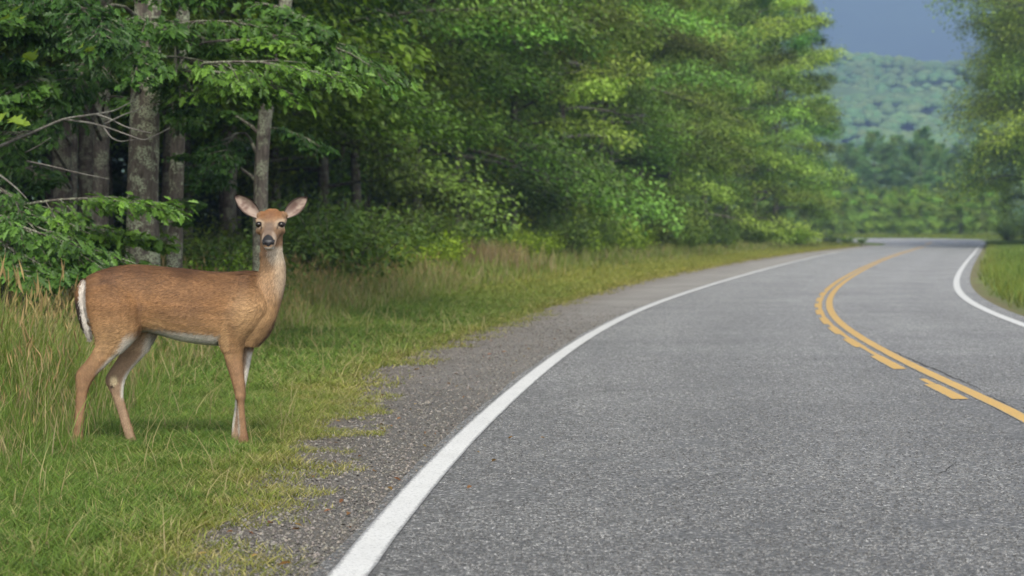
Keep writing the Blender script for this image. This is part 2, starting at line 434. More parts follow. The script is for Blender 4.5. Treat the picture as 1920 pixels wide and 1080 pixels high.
yl = np.concatenate([np.arange(-30, 40, 0.2), np.arange(40, 166, 0.8)])
stripe("edge_line_marking", np.column_stack([xl(yl), yl]), 0.135, M_WHITE, 0.011)
rr = np.vstack([np.column_stack([xr(yl), yl])[:-1], (br - np.array([0.3, 0.2]))[2:40]])
stripe("edge_line_marking", rr, 0.15, M_WHITE, 0.011)
yc_ = np.concatenate([np.arange(-30, 40, 0.25), np.arange(40, 181, 0.8)])
stripe("centre_line_marking", np.column_stack([xy(yc_), yc_]), 0.115, M_YELLOW, 0.0095)
def py2d(py): return F * CAMZ / (py - 430.0)
OFF = 0.165
def dash(py0, py1, wdt, off=OFF, wear=0.22, z=0.0095):
    d = np.linspace(py2d(py1), py2d(py0), 24)
    stripe("dash_marking", np.column_stack([xy(d) - off, d]), wdt, M_YELLOW, z, wear)
for a, b in ((723, 751), (669, 694), (637, 652.5), (615, 628), (597, 609), (582, 591), (570, 577.5), (559, 566), (549, 555)):
    dash(a, b, 0.125)
dash(440 + 20, 545.5, 0.12)
for a, b in ((712, 722), (652, 669), (628, 637), (545, 628)):
    dash(a, b, 0.06, OFF - 0.022, 0.20, 0.0075)

M_CRACK = vcol_material("crack_filler", 0.9)
def crack(path, wdt):
    P = resample(np.array(path, float), 40); P = P + 0.03 * (np.column_stack([vnoise(P, 5, 61), vnoise(P, 5, 62)]) - 0.5) + 0.012 * (np.column_stack([vnoise(P, 22, 63), vnoise(P, 22, 64)]) - 0.5)
    T = norm(np.gradient(P, axis=0)); Nn = np.column_stack([-T[:, 1], T[:, 0]]); n = len(P)
    wd = wdt * (0.3 + 1.1 * vnoise(P, 12, 65)) * np.sin(np.linspace(0.15, np.pi - 0.15, n))
    V = np.vstack([P - Nn * wd[:, None], P + Nn * wd[:, None]]); i = np.arange(n - 1)
    link("road_crack", new_mesh("road_crack", np.column_stack([V, hroad(V[:, 1]) + 0.0085]), np.column_stack([i, i + 1, i + 1 + n, i + n]), np.full((2 * n, 3), 0.05), True, [M_CRACK]), kind="structure")
for pix, wdt in (([(1655, 652), (1700, 672), (1760, 698), (1815, 722), (1850, 738)], 0.012), ([(1850, 742), (1900, 768), (1960, 800)], 0.010), ([(1500, 957), (1530, 963), (1575, 967)], 0.005), ([(1330, 894), (1365, 890), (1395, 893)], 0.005), ([(1052, 779), (1078, 780)], 0.006), ([(1190, 775), (1235, 778)], 0.004), ([(1700, 905), (1760, 890), (1800, 868)], 0.004)):
    crack([ground_pt(*q) for q in pix], wdt)

# ------------------------------------------------------------------ gravel shoulder
yg = np.concatenate([np.arange(-8, 60, 0.4), np.arange(60, 168, 2.0)])
NT = 10
gs = []
for i, y in enumerate(yg):
    for u in np.linspace(0, 1, NT):
        s = -0.25 + u * (edge(y) + 0.70)
        gs.append((xl(y) - s * math.sqrt(1 + xl_slope(y) ** 2), y))
gs = np.array(gs); ugr = np.tile(np.linspace(0, 1, NT), len(yg))
gh = height(gs[:, 0], gs[:, 1]) * 1.0
gz = np.where(ugr < 0.99, gh + 0.0005, gh - 0.03) + 0.003 * (fbm(gs, 6, 77) - 0.5)
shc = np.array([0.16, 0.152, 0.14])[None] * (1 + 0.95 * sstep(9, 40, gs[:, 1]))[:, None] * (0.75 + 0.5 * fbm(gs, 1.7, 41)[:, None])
shc = lerp(shc, np.array([[0.17, 0.135, 0.10]]), 0.6 * sstep(0.45, 0.95, ugr))
n_, m_ = len(yg), NT
ii = (np.arange(n_ - 1)[:, None] * m_ + np.arange(m_ - 1)[None]).ravel()
M_SHOULDER = vcol_material("gravel_bed", 0.95, 55.0, 0.45, 1.5, 1.0, 60.0)
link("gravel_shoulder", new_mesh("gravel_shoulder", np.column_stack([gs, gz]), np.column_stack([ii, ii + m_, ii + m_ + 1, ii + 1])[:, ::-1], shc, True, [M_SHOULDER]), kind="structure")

# coarse stones standing proud of the worn surface on the nearest stretch of road
na = 130000
ya = 6.8 + 15 * rng.random(na) ** 1.25; xa = xl(ya) + 0.085 + (xr(ya) - xl(ya)) * rng.random(na)
m = (xa < 0.235 * ya + 0.5) & (np.abs(xa - xy(ya)) > 0.10) & (np.abs(xa - xy(ya) + OFF) > 0.09) & (rng.random(na) < 1.15 - 0.065 * (ya - 6.8)) & (fbm(np.column_stack([xa, ya]), 3.0, 47) > 0.33)
xa, ya = xa[m], ya[m]; na = len(xa); ang = rng.random(na) * 6.283
pyr_v = np.array([(0.5, 0, 0), (0.1, 0.45, 0), (-0.45, 0.2, 0), (-0.3, -0.4, 0), (0.25, -0.4, 0), (0.0, 0.02, 0.42)], float)
pyr_f = [np.array([[0, 1, 5], [1, 2, 5], [2, 3, 5], [3, 4, 5], [4, 0, 5]])]
V, Fs = place_template(np.column_stack([xa, ya, hroad(ya) + 0.005]), np.column_stack([np.cos(ang), np.sin(ang), np.zeros(na)]), np.tile([[0, 0, 1.0]], (na, 1)) + 0.12 * rng.normal(size=(na, 3)), 0.007 + 0.010 * rng.random(na) ** 1.6, pyr_v, pyr_f)
tone = (0.05 + 0.15 * rng.random(na) ** 1.6 + 0.10 * (rng.random(na) < 0.05))
link("asphalt_stones", new_mesh("asphalt_stones", V, Fs, np.repeat(np.column_stack([tone, tone, tone * 0.99]), 6, 0), False, [M_STONE]), kind="stuff", label="coarse grey aggregate worn proud of the near asphalt")

# loose stones on it
ns = 46000
ysn = 6.5 + 34 * rng.random(ns) ** 1.7
sn = 0.075 + rng.random(ns) * (edge(ysn) + 0.30 - 0.075)
_m = rng.random(ns) < 1 - sstep(20, 39, ysn); ysn, sn = ysn[_m], sn[_m]; ns = len(ysn)
xs = xl(ysn) - sn * np.sqrt(1 + xl_slope(ysn) ** 2)
pos = np.column_stack([xs, ysn, height(xs, ysn) + 0.003])
oct_v = np.array([(1, 0, 0), (0, 1, 0), (-1, 0, 0), (0, -1, 0), (0.1, 0.1, 0.8), (0, 0, -0.5)], float) * 0.5
oct_f = [np.array([[0, 1, 4], [1, 2, 4], [2, 3, 4], [3, 0, 4]])]
ang = rng.random(ns) * 6.283
sz = (0.005 + 0.014 * rng.random(ns) ** 2.6) * (1 + 0.012 * ysn)
V, Fs = place_template(pos, np.column_stack([np.cos(ang), np.sin(ang), 0.25 * rng.normal(size=ns)]), np.column_stack([0.25 * rng.normal(size=ns), 0.25 * rng.normal(size=ns), np.ones(ns)]), sz, oct_v, oct_f)
tone = 0.07 + 0.15 * rng.random(ns) ** 1.6
sc_ = np.column_stack([tone * (1.02 + 0.14 * rng.random(ns)), tone * 1.0, tone * (0.96 - 0.14 * rng.random(ns))])
link("gravel", new_mesh("gravel", V, Fs, np.repeat(sc_, 6, 0), False, [M_STONE]), kind="stuff", label="loose grey and tan gravel on the road shoulder")

# ------------------------------------------------------------------ grass
def blades(pos, hgt, wid, az, lean, bend, colb, colt, segs=2):
    """curved tapering blades: pos (N,3) etc."""
    n = len(pos)
    t = np.linspace(0, 1, segs + 1)
    dirh = np.column_stack([np.cos(az), np.sin(az), np.zeros(n)])
    face = np.random.default_rng(len(pos)).random(n) * 6.283
    side = np.column_stack([np.cos(face), np.sin(face), np.zeros(n)])
    cen = pos[:, None] + (t[None, :, None] * np.array([0, 0, 1.0]) * hgt[:, None, None]) * (1 - 0.25 * bend[:, None, None] * t[None, :, None] ** 2) \
        + dirh[:, None] * (hgt[:, None, None] * (lean[:, None, None] * t[None, :, None] + bend[:, None, None] * t[None, :, None] ** 2))
    wd = wid[:, None] * (1 - t[None] ** 1.6) * 0.5
    Lv = cen[:, :-1] - side[:, None] * wd[:, :-1, None]; Rv = cen[:, :-1] + side[:, None] * wd[:, :-1, None]
    V = np.concatenate([Lv, Rv, cen[:, -1:]], 1)            # segs L, segs R, tip
    K = 2 * segs + 1
    base = (np.arange(n) * K)[:, None]
    q = [np.array([[k, segs + k, segs + k + 1, k + 1]]) for k in range(segs - 1)]
    quads = np.concatenate([(qq + base) for qq in q]) if q else np.zeros((0, 4), int)
    tris = np.array([[segs - 1, 2 * segs - 1, 2 * segs]]) + base
    tc = np.concatenate([t[:-1], t[:-1], [1.0]])
    C = colb[:, None] * (1 - tc)[None, :, None] + colt[:, None] * tc[None, :, None]
    return V.reshape(-1, 3), [quads, tris] if len(quads) else [tris], C.reshape(-1, 3)

def scatter(n, d0, d1, s0, s1, power=1.0, side='L', xlim=True):
    """n ground places between distances d0..d1 and lateral s0(y)..s1(y), inside what a camera near here could see"""
    y = d0 + (d1 - d0) * rng.random(n) ** power
    a, b = s0(y), s1(y)
    s = a + (b - a) * rng.random(n)
    k = np.sqrt(1 + xl_slope(np.clip(y, -30, 170)) ** 2)
    x = xl(y) - s * k if side == 'L' else xr(y) + s * k
    if xlim:
        m = (x > -0.235 * y - 0.7) & (x < 0.235 * y + 0.7)
        x, y, s = x[m], y[m], s[m]
    return x, y, s

G_GREEN = np.array([0.122, 0.205, 0.034]); G_DEEP = np.array([0.072, 0.135, 0.025]); G_YEL = np.array([0.32, 0.29, 0.065]); G_STRAW = np.array([0.40, 0.34, 0.165]); G_LIME = np.array([0.22, 0.30, 0.045])
lawn = Geo()
def add_lawn(n, d0, d1, h0, h1, wmul, power, segs):
    s0 = lambda y: edge(y) - 0.16; s1 = lambda y: np.maximum(mow(y) + 0.5, 0)
    x, y, s = scatter(n, d0, d1, s0, s1, power)
    p2 = np.column_stack([x, y])
    rag = 0.75 * (fbm(p2, 2.0, 51) - 0.5) * 2 + 0.35 * (fbm(p2, 7, 52) - 0.5) * 2
    e = s - edge(y)
    dens = sstep(-0.10, 0.38, e + rag * np.clip(0.55 + 0.01 * y, 0, 1.2))
    patch = fbm(p2, 5.0, 53)
    keep = rng.random(len(x)) < np.clip(dens * (0.35 + 0.9 * patch + sstep(0.3, 0.9, e)), 0, 1)
    x, y, s, p2, e, patch = x[keep], y[keep], s[keep], p2[keep], e[keep], patch[keep]
    n = len(x)
    z = height(x, y) - 0.012
    clump = fbm(p2, 3.0, 54)
    big = fbm(p2, 0.8, 56)
    hgt = (h0 + (h1 - h0) * rng.random(n)) * (0.55 + 0.9 * clump) * (0.55 + 0.45 * sstep(0, 0.6, e)) * (1 + 0.7 * sstep(-0.5, 0.6, s - mow(y)))
    wid = (0.0035 + 0.0035 * rng.random(n)) * wmul
    az = rng.random(n) * 6.283
    yel = np.clip((1 - sstep(0.0, 0.75, e + 0.35 * rag[keep])) * 0.85 + 0.6 * sstep(0.55, 0.8, patch) * (1 - sstep(0.6, 1.6, e)) + 0.15 * sstep(0.55, 0.75, big), 0, 1)
    c = lerp(np.repeat(G_DEEP[None], n, 0), G_GREEN[None], np.clip(0.2 + 1.1 * clump + 0.3 * (rng.random(n) - 0.5), 0, 1))
    c = lerp(c, G_LIME[None], (rng.random(n) < 0.18) * 0.8 * rng.random(n))
    c = lerp(c, G_YEL[None], yel * (0.35 + 0.65 * rng.random(n)))
    c = lerp(c, G_STRAW[None], (rng.random(n) < 0.10 + 0.25 * yel) * 0.85)
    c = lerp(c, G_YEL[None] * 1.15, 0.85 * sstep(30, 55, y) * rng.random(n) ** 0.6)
    c = c * (0.6 + 0.8 * rng.random(n))[:, None]
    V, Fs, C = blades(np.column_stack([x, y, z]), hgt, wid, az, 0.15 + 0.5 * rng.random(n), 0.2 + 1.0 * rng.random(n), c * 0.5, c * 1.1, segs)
    lawn.add(V, Fs, C)
add_lawn(210000, 6.5, 17, 0.035, 0.095, 1.0, 0.85, 2)
add_lawn(100000, 17, 42, 0.05, 0.115, 1.8, 1.3, 2)
add_lawn(110000, 42, 175, 0.07, 0.14, 5.0, 1.2, 1)
link("grass", lawn.mesh("grass", M_GRASS), kind="stuff", label="short green verge grass yellowing beside the gravel")

tall = Geo()
def add_tall(n, d0, d1, h0, h1, wmul, power, segs, straw, s0=None, s1=None, heads=True, green=G_GREEN):
    s0 = s0 or (lambda y: mow(y) - 0.25); s1 = s1 or (lambda y: wood(y) + 0.6)
    x, y, s = scatter(n, d0, d1, s0, s1, power)
    p2 = np.column_stack([x, y])
    cl = fbm(p2, 1.3, 61); keep = rng.random(len(x)) < np.clip(0.25 + 1.2 * cl, 0, 1) * sstep(-0.35, 0.45, s - s0(y) + 0.6 * (cl - 0.5))
    x, y, s, p2, cl = x[keep], y[keep], s[keep], p2[keep], cl[keep]; n = len(x)
    z = height(x, y) - 0.012
    hgt = (h0 + (h1 - h0) * rng.random(n) ** 1.5) * (0.6 + 0.8 * cl) * (0.5 + 0.5 * sstep(0, 1.0, s - s0(y)))
    st = rng.random(n) < straw * (0.5 + 1.0 * fbm(p2, 0.9, 63))
    c = np.where(st[:, None], G_STRAW[None] * (0.6 + 0.5 * rng.random(n))[:, None], lerp(np.repeat(green[None], n, 0), G_LIME[None], 0.6 * rng.random(n)) * (0.7 + 0.5 * rng.random(n))[:, None])
    V, Fs, C = blades(np.column_stack([x, y, z]), hgt, (0.004 + 0.004 * rng.random(n)) * wmul, rng.random(n) * 6.283, 0.12 * rng.random(n), 0.1 + 0.45 * rng.random(n), c * 0.55, c, segs)
    tall.add(V, Fs, C)
    if heads:                                                   # seed heads on the dry stems
        m = st & (rng.random(n) < 0.5); k = m.sum()
        tipz = np.column_stack([x[m], y[m], z[m] + hgt[m] * 0.86])
        V, Fs = place_template(tipz, np.column_stack([0.25 * rng.normal(size=k), 0.25 * rng.normal(size=k), np.ones(k)]), np.column_stack([rng.normal(size=k), rng.normal(size=k), np.zeros(k)]), hgt[m] * 0.22, RHO_V * np.array([1, 0.16 * wmul ** 0.5, 1]), RHO_F)
        tall.add(V, Fs, np.repeat(G_STRAW[None] * np.array([1.0, 0.85, 0.8]) * (0.6 + 0.4 * rng.random(k))[:, None], 4, 0))
add_tall(7500, 10.5, 18, 0.30, 0.80, 0.9, 1.0, 4, 0.42)
add_tall(26000, 18, 44, 0.25, 0.62, 1.5, 1.2, 3, 0.42)
add_tall(22000, 44, 165, 0.22, 0.58, 5.0, 1.2, 2, 0.26, heads=False, green=np.array([0.20, 0.25, 0.055]))
# thick low understorey of greener grass below the stems
add_tall(22000, 10, 34, 0.10, 0.26, 1.4, 1.0, 2, 0.22, heads=False)
# the high green stand behind the animal's rump
add_tall(420, 14.0, 15.6, 0.85, 1.12, 1.3, 1.0, 4, 0.12, lambda y: 0 * y + 2.35, lambda y: 0 * y + 3.2, False, np.array([0.12, 0.17, 0.03]))
# reddish dry clump in front of the wood
k = 900
cx, cy_ = world_pt(915, 530, 56)[:2]
x = cx + 0.55 * rng.normal(size=k); y = cy_ + 0.9 * rng.normal(size=k)
cc = np.array([0.34, 0.26, 0.13])[None] * (0.6 + 0.6 * rng.random(k))[:, None]
V, Fs, C = blades(np.column_stack([x, y, height(x, y)]), 0.4 + 0.45 * rng.random(k), np.full(k, 0.02), rng.random(k) * 6.283, 0.1 * rng.random(k), 0.2 * rng.random(k), cc * 0.7, cc, 2)
tall.add(V, Fs, C)
link("tall_grass", tall.mesh("tall_grass", M_GRASS), kind="stuff", label="tall straw and green grass between the mown verge and the forest")

# wisps and fallen leaves that break up the verge
n = 650
x, y, s_ = scatter(n, 8.0, 30, lambda y: edge(y) + 0.25, lambda y: mow(y) + 0.6, 1.2); n = len(x)
c = G_STRAW[None] * (0.7 + 0.4 * rng.random(n))[:, None]
V, Fs, C = blades(np.column_stack([x, y, height(x, y) - 0.01]), 0.10 + 0.22 * rng.random(n) ** 1.5, 0.0028 + 0.00022 * y, rng.random(n) * 6.283, 0.3 * rng.random(n), 0.7 * rng.random(n), c * 0.7, c, 3)
wv = Geo(); wv.add(V, Fs, C)
link("dry_wisp_grass", wv.mesh("dry_wisp_grass", M_GRASS), kind="stuff", label="pale dry wisps standing out of the short verge grass")
n = 130
y = 7.5 + 20 * rng.random(n) ** 1.3; s_ = -0.5 + rng.random(n) * (edge(y) + 1.4); s_[:110] = np.abs(s_[:110]) + 0.1
x = xl(y) - s_ * np.sqrt(1 + xl_slope(y) ** 2); a = rng.random(n) * 6.283
V, Fs = place_template(np.column_stack([x, y, height(x, y) + 0.016]), np.column_stack([np.cos(a), np.sin(a), 0.15 * rng.normal(size=n)]), np.column_stack([0.3 * rng.normal(size=n), 0.3 * rng.normal(size=n), np.ones(n)]), 0.02 + 0.03 * rng.random(n), HEX_V * np.array([1, 0.8, 1.5]), HEX_F)
link("leaf_litter", new_mesh("leaf_litter", V, Fs, np.repeat(np.array([[0.20, 0.10, 0.04]]) * (0.5 + 1.0 * rng.random((n, 1))) * np.column_stack([np.ones(n), 0.8 + 0.6 * rng.random(n), np.ones(n)]), 6, 0), False, [M_GRASS]), kind="stuff", label="scattered dry brown leaves on the shoulder and verge")

# right verge and the inside of the far bend
rv = Geo()
x, y, s = scatter(90000, 24, 175, lambda y: 0 * y + 0.40, lambda y: 0 * y + 7, 1.5, 'R')
p2 = np.column_stack([x, y]); e = s - 0.36 - 0.35 * fbm(p2, 1.2, 71)
m = rng.random(len(x)) < sstep(-0.05, 0.5, e); x, y, s, p2 = x[m], y[m], s[m], p2[m]; n = len(x)
c = lerp(np.repeat(G_GREEN[None], n, 0), G_YEL[None], np.clip(0.75 * fbm(p2, 0.5, 72) + 0.5 * (1 - sstep(0.4, 1.6, s)) - 0.1, 0, 1) * rng.random(n)) * (0.7 + 0.5 * rng.random(n))[:, None] * (0.55 + 0.95 * fbm(p2, 0.9, 74))[:, None]
V, Fs, C = blades(np.column_stack([x, y, height(x, y) - 0.01]), (0.10 + 0.22 * rng.random(n)) * (0.6 + 0.8 * fbm(p2, 0.7, 73)), 0.012 + 0.00022 * y * (0.6 + rng.random(n)), rng.random(n) * 6.283, 0.3 * rng.random(n), 0.5 * rng.random(n), c * 0.6, c, 1)
rv.add(V, Fs, C)
n = 30000
x = -20 + 70 * rng.random(n); y = 160 + 80 * rng.random(n)
from itertools import chain as _chain
lex = np.interp(np.clip(y, 165.5, 250), bl[:22, 1], bl[:22, 0])
LBy = lambda xq: np.interp(xq, bl[::-1, 0], bl[::-1, 1])
inside = (x < 25.6) & (y < np.interp(x, [-60, -14, 4, 16, 22, 25.6], [199, 194, 189, 184, 179, 172]))
inside &= lat(x, np.minimum(y, 170))[0] > 0.9
beyond = y > np.interp(x, [-80, -30, 8, 25, 31.5, 34.6, 36.4, 38], [222, 213, 205, 200, 197.4, 195, 190, 160])
m = inside | beyond; x, y = x[m], y[m]; n = len(x)
c = lerp(np.repeat(G_GREEN[None], n, 0), G_YEL[None], 0.6 * rng.random(n)) * (0.7 + 0.5 * rng.random(n))[:, None]
V, Fs, C = blades(np.column_stack([x, y, height(x, y) - 0.01]), 0.12 + 0.25 * rng.random(n), np.full(n, 0.07), rng.random(n) * 6.283, 0.3 * rng.random(n), 0.4 * rng.random(n), c * 0.6, c, 1)
rv.add(V, Fs, C)
link("verge_grass", rv.mesh("verge_grass", M_GRASS), kind="stuff", label="grass on the far bank and the right verge")

# ------------------------------------------------------------------ trees
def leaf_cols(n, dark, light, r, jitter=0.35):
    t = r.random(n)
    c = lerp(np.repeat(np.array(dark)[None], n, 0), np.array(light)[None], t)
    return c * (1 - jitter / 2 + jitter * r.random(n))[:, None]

def grow_crown(seed, H, base, R, nb, subs, lps, lsize, dark, light, tmpl=(RHO_V, RHO_F), droop=0.25, shape='dome', rise=0.45, flat=0.12):
    """boughs -> side shoots -> leaves, all as arrays; returns wood Geo, leaf Geo"""
    r = np.random.default_rng(seed)
    wood_, leaves = Geo(), Geo()
    for i in range(nb):
        f = (i + 0.5) / nb
        z0 = base + (H * 0.97 - base) * f ** 0.92
        if shape == 'dome': L = R * (0.55 + 0.45 * math.sin(math.pi * min(1, 0.22 + f * 0.62))) * (1 - 0.72 * f ** 2.4)
        elif shape == 'cone': L = R * (1.02 - f) ** 0.8
        else: L = R * (1 - 0.45 * f)
        L *= 0.72 + 0.5 * r.random()
        az = i * 2.39996 + 0.6 * r.normal()
        el = rise * (0.25 + 1.0 * f) + 0.15 * r.normal()
        n = 9; t = np.linspace(0, 1, n)
        wob = 0.10 * L * (np.cumsum(r.normal(size=n)) / n)
        hx = L * t; hz = L * (math.tan(el) * t - droop * t ** 2)
        d = np.array([math.cos(az), math.sin(az)]); s = np.array([-d[1], d[0]])
        P = np.column_stack([d[0] * hx + s[0] * wob, d[1] * hx + s[1] * wob, z0 + hz])
        V, Fs = tube(P[:7], np.linspace(0.014 * L + 0.008, 0.006, 7), 5, False); wood_.add(V, Fs)
        btone = (0.5 + 0.9 * r.random()) * np.array([1 + 0.09 * r.normal(), 1.0, 1.0])
        tmin = 0.30 if L > 0.4 * R else 0.1
        # side shoots
        st = tmin + (1 - tmin) * (np.arange(subs) + r.random(subs)) / subs
        sp = np.column_stack([np.interp(st, t, P[:, k]) for k in range(3)])
        sgn = np.where(np.arange(subs) % 2 == 0, 1, -1)
        sa = az + sgn * (0.55 + 0.55 * r.random(subs)) * (1.05 - 0.55 * st)
        sl_ = (0.18 + 0.30 * L * (1.1 - 0.75 * st)) * (0.7 + 0.6 * r.random(subs))
        se = 0.20 * r.normal(size=subs) + 0.03
        sd = np.column_stack([np.cos(sa) * np.cos(se), np.sin(sa) * np.cos(se), np.sin(se)])
        tip = sp + sd * sl_[:, None]; tip[:, 2] -= 0.12 * sl_
        for k in range(subs):
            a = np.array([sp[k], 0.5 * (sp[k] + tip[k]) + np.array([0, 0, 0.04 * sl_[k]]), tip[k]])
            V, Fs = tube(a, np.array([0.012, 0.008, 0.004]) * (0.6 + 0.1 * R), 3, False); wood_.add(V, Fs)
        # leaves
        m = subs * lps
        kk = np.repeat(np.arange(subs), lps); u = r.random(m) ** 0.75
        pos = sp[kk] + (tip - sp)[kk] * u[:, None]
        spread = np.minimum(0.16 + 0.10 * sl_[kk], 0.55)
        pos = pos + r.normal(size=(m, 3)) * np.column_stack([spread * 0.75, spread * 0.75, flat + 0.25 * spread])
        la = sa[kk] + 0.9 * r.normal(size=m)
        le = -0.35 + 0.35 * r.normal(size=m)
        ld = np.column_stack([np.cos(la) * np.cos(le), np.sin(la) * np.cos(le), np.sin(le)])
        ln = np.column_stack([0.48 * r.normal(size=m), 0.48 * r.normal(size=m), np.ones(m)])
        V, Fs = place_template(pos, ld, ln, lsize * (0.65 + 0.7 * r.random(m)), *tmpl)
        c = leaf_cols(m, np.array(dark) * np.array([0.95, 1.0, 1.05]), np.array(light) * np.array([1.46, 1.54, 1.5]), r) * btone
        leaves.add(V, Fs, np.repeat(c, len(tmpl[0]), 0))
    return wood_, leaves

def trunk_geo(seed, path, r0, r1, sides=14, flare=0.35, rough=0.06):
    r = np.random.default_rng(seed)
    P = np.asarray(path, float)
    s = np.concatenate([[0], np.cumsum(np.linalg.norm(np.diff(P, axis=0), axis=1))])
    n = max(10, int(s[-1] / 0.18)); n = min(n, 60)
    t = np.linspace(0, s[-1], n)
    Q = np.column_stack([np.interp(t, s, P[:, k]) for k in range(3)])
    for _ in range(3): Q[1:-1] = 0.25 * Q[:-2] + 0.5 * Q[1:-1] + 0.25 * Q[2:]
    rad = r0 + (r1 - r0) * (t / s[-1]) ** 0.9
    rad = rad * (1 + flare * np.exp(-t / (3.0 * r0 + 0.05)))
    V, Fs = tube(Q, rad, sides)
    c = np.vstack([np.repeat(Q, sides, 0), Q[:1], Q[-1:]])
    k = 1 + rough * 2 * (fbm(V * np.array([1, 1, 0.3]), 1.2 / max(r0, 0.05), seed) - 0.5) * 2
    g = Geo(); g.add(c + (V - c) * k[:, None], Fs); return g

def make_variant(name, seed, H, base, R, r0, **kw):
    wd, lf = grow_crown(seed, H, base, R, **kw)
    r = np.random.default_rng(seed + 5)
    zs = np.linspace(-0.15, H * 0.93, 9); off = np.cumsum(r.normal(size=(9, 2)) * 0.012 * H, 0) * (zs / H)[:, None]
    tg = trunk_geo(seed, np.column_stack([off, zs]), r0, 0.02, 12)
    return dict(trunk=tg.mesh(name + "_trunk", M_BARKM), limbs=wd.mesh(name + "_limbs", M_BARKD), crown=lf.mesh(name + "_crown", M_LEAF, False), H=H)

DK, LT = (0.052, 0.092, 0.017), (0.165, 0.245, 0.042)
VAR = {
    'maple': make_variant('maple', 11, 15.5, 2.7, 4.6, 0.135, nb=50, subs=15, lps=80, lsize=0.125, dark=DK, light=LT, droop=0.22),
    'oak': make_variant('oak', 12, 17.5, 1.6, 5.0, 0.15, nb=50, subs=15, lps=80, lsize=0.13, dark=(0.05, 0.085, 0.018), light=(0.155, 0.22, 0.042), droop=0.30),
    'ash': make_variant('ash', 13, 16.5, 1.0, 4.8, 0.16, nb=60, subs=14, lps=74, lsize=0.135, dark=(0.085, 0.13, 0.024), light=(0.235, 0.305, 0.058), droop=0.28, rise=0.55),
    'round': make_variant('round', 19, 15.5, 2.3, 4.9, 0.15, nb=74, subs=14, lps=100, lsize=0.105, dark=(0.06, 0.10, 0.025), light=(0.20, 0.275, 0.055), droop=0.35, rise=0.75, flat=0.30),
    'low': make_variant('low', 14, 8.5, 0.5, 3.2, 0.09, nb=52, subs=12, lps=44, lsize=0.15, dark=(0.07, 0.125, 0.028), light=(0.19, 0.28, 0.06), droop=0.35),
    'pine': make_variant('pine', 15, 12.5, 0.8, 3.0, 0.15, nb=60, subs=12, lps=34, lsize=0.20, dark=(0.05, 0.10, 0.035), light=(0.11, 0.18, 0.055), droop=0.15, shape='dome', rise=0.5, tmpl=(RHO_V * np.array([1, 0.55, 1]), RHO_F)),
}
TREES = []
def put_tree(name, var, x, y, scale, rotz, tint, label, cat="tree", group=None, zs=1.0):
    v = VAR[var]; trunk_m = v['trunk']
    e = link(name, None, None, (x, y, float(height(x, y))), (0, 0, rotz), label=label, category=cat, group=group)
    e.scale = (scale, scale, scale * zs)
    link("trunk", trunk_m, e); link("limbs", v['limbs'], e)
    c = link("crown", v['crown'], e); c.color = (*tint, 1)
    TREES.append(e); return e

def at_edge(d, ds):
    """a place ds metres into the wood from its edge, at distance d"""
    s = float(wood(d)) + ds
    return float(xl(min(d, 170)) - s * math.sqrt(1 + float(xl_slope(min(d, 168.0))) ** 2)), d

# ---- forest edge along the left of the road
ORD = "first second third fourth fifth sixth seventh eighth ninth tenth eleventh twelfth thirteenth fourteenth fifteenth sixteenth seventeenth eighteenth nineteenth twentieth twenty-first twenty-second twenty-third twenty-fourth twenty-fifth twenty-sixth twenty-seventh".split()
r3 = random.Random(5)
row1 = [29.5, 34, 38.5, 43, 47.5, 52, 57, 62, 67.5, 73, 79, 85.5, 92.5, 100, 108, 116.5, 125.5, 135, 145, 155, 166]
for i, d in enumerate(row1):
    x, y = at_edge(d, r3.uniform(0.6, 2.0) + (1.0 if 44 < d < 80 else 0.0) - (1.0 if d > 140 else 0.0))
    var = r3.choice(['maple', 'oak', 'maple']) if d < 78 else r3.choice(['ash', 'ash', 'oak', 'maple'])
    b = r3.uniform(0.72, 1.3) * (0.95 if d < 60 else 1.12)
    tint = (b * r3.uniform(0.84, 1.1), b, b * r3.uniform(0.85, 1.1))
    if d < 78: lab, gp = "dark green front tree of the nearer forest edge, %s rightward from the bent trunk" % ORD[i], "nearer trees of the forest edge"
    else: lab, gp = "lighter green front tree of the far forest edge, %s counted back from the bend" % ORD[len(row1) - 1 - i], "farther trees of the forest edge"
    put_tree("broadleaf_tree", var, x, y, r3.uniform(0.92, 1.12), r3.uniform(0, 6.28), tint, lab, group=gp)
row2 = [31, 37, 43.5, 50, 56.5, 63, 70, 77, 85, 93, 102, 112, 122, 133, 145, 158, 172]
for i2, d in enumerate(row2):
    x, y = at_edge(d, r3.uniform(4.2, 6.0))
    b = r3.uniform(0.75, 1.1)
    put_tree("broadleaf_tree", 'maple' if d < 85 else r3.choice(['maple', 'oak', 'ash']), x, y, r3.uniform(1.0, 1.2), r3.uniform(0, 6.28), (b, b, b), "tall tree in the second row of the left forest, %s rightward from the bent trunk" % ORD[i2], group="second row of the left forest")
row3 = [34, 42, 50, 58, 66, 75, 85, 96, 108, 121, 135, 150, 166]
for d in row3:
    x, y = at_edge(d, r3.uniform(9, 11.5))
    b = r3.uniform(0.7, 1.0)
    put_tree("broadleaf_tree", 'maple' if d < 90 else r3.choice(['maple', 'oak']), x, y, r3.uniform(1.15, 1.35), r3.uniform(0, 6.28), (b, b, b), "tree deep in the dark left forest behind two rows of trunks", group="inner trees of the left forest")

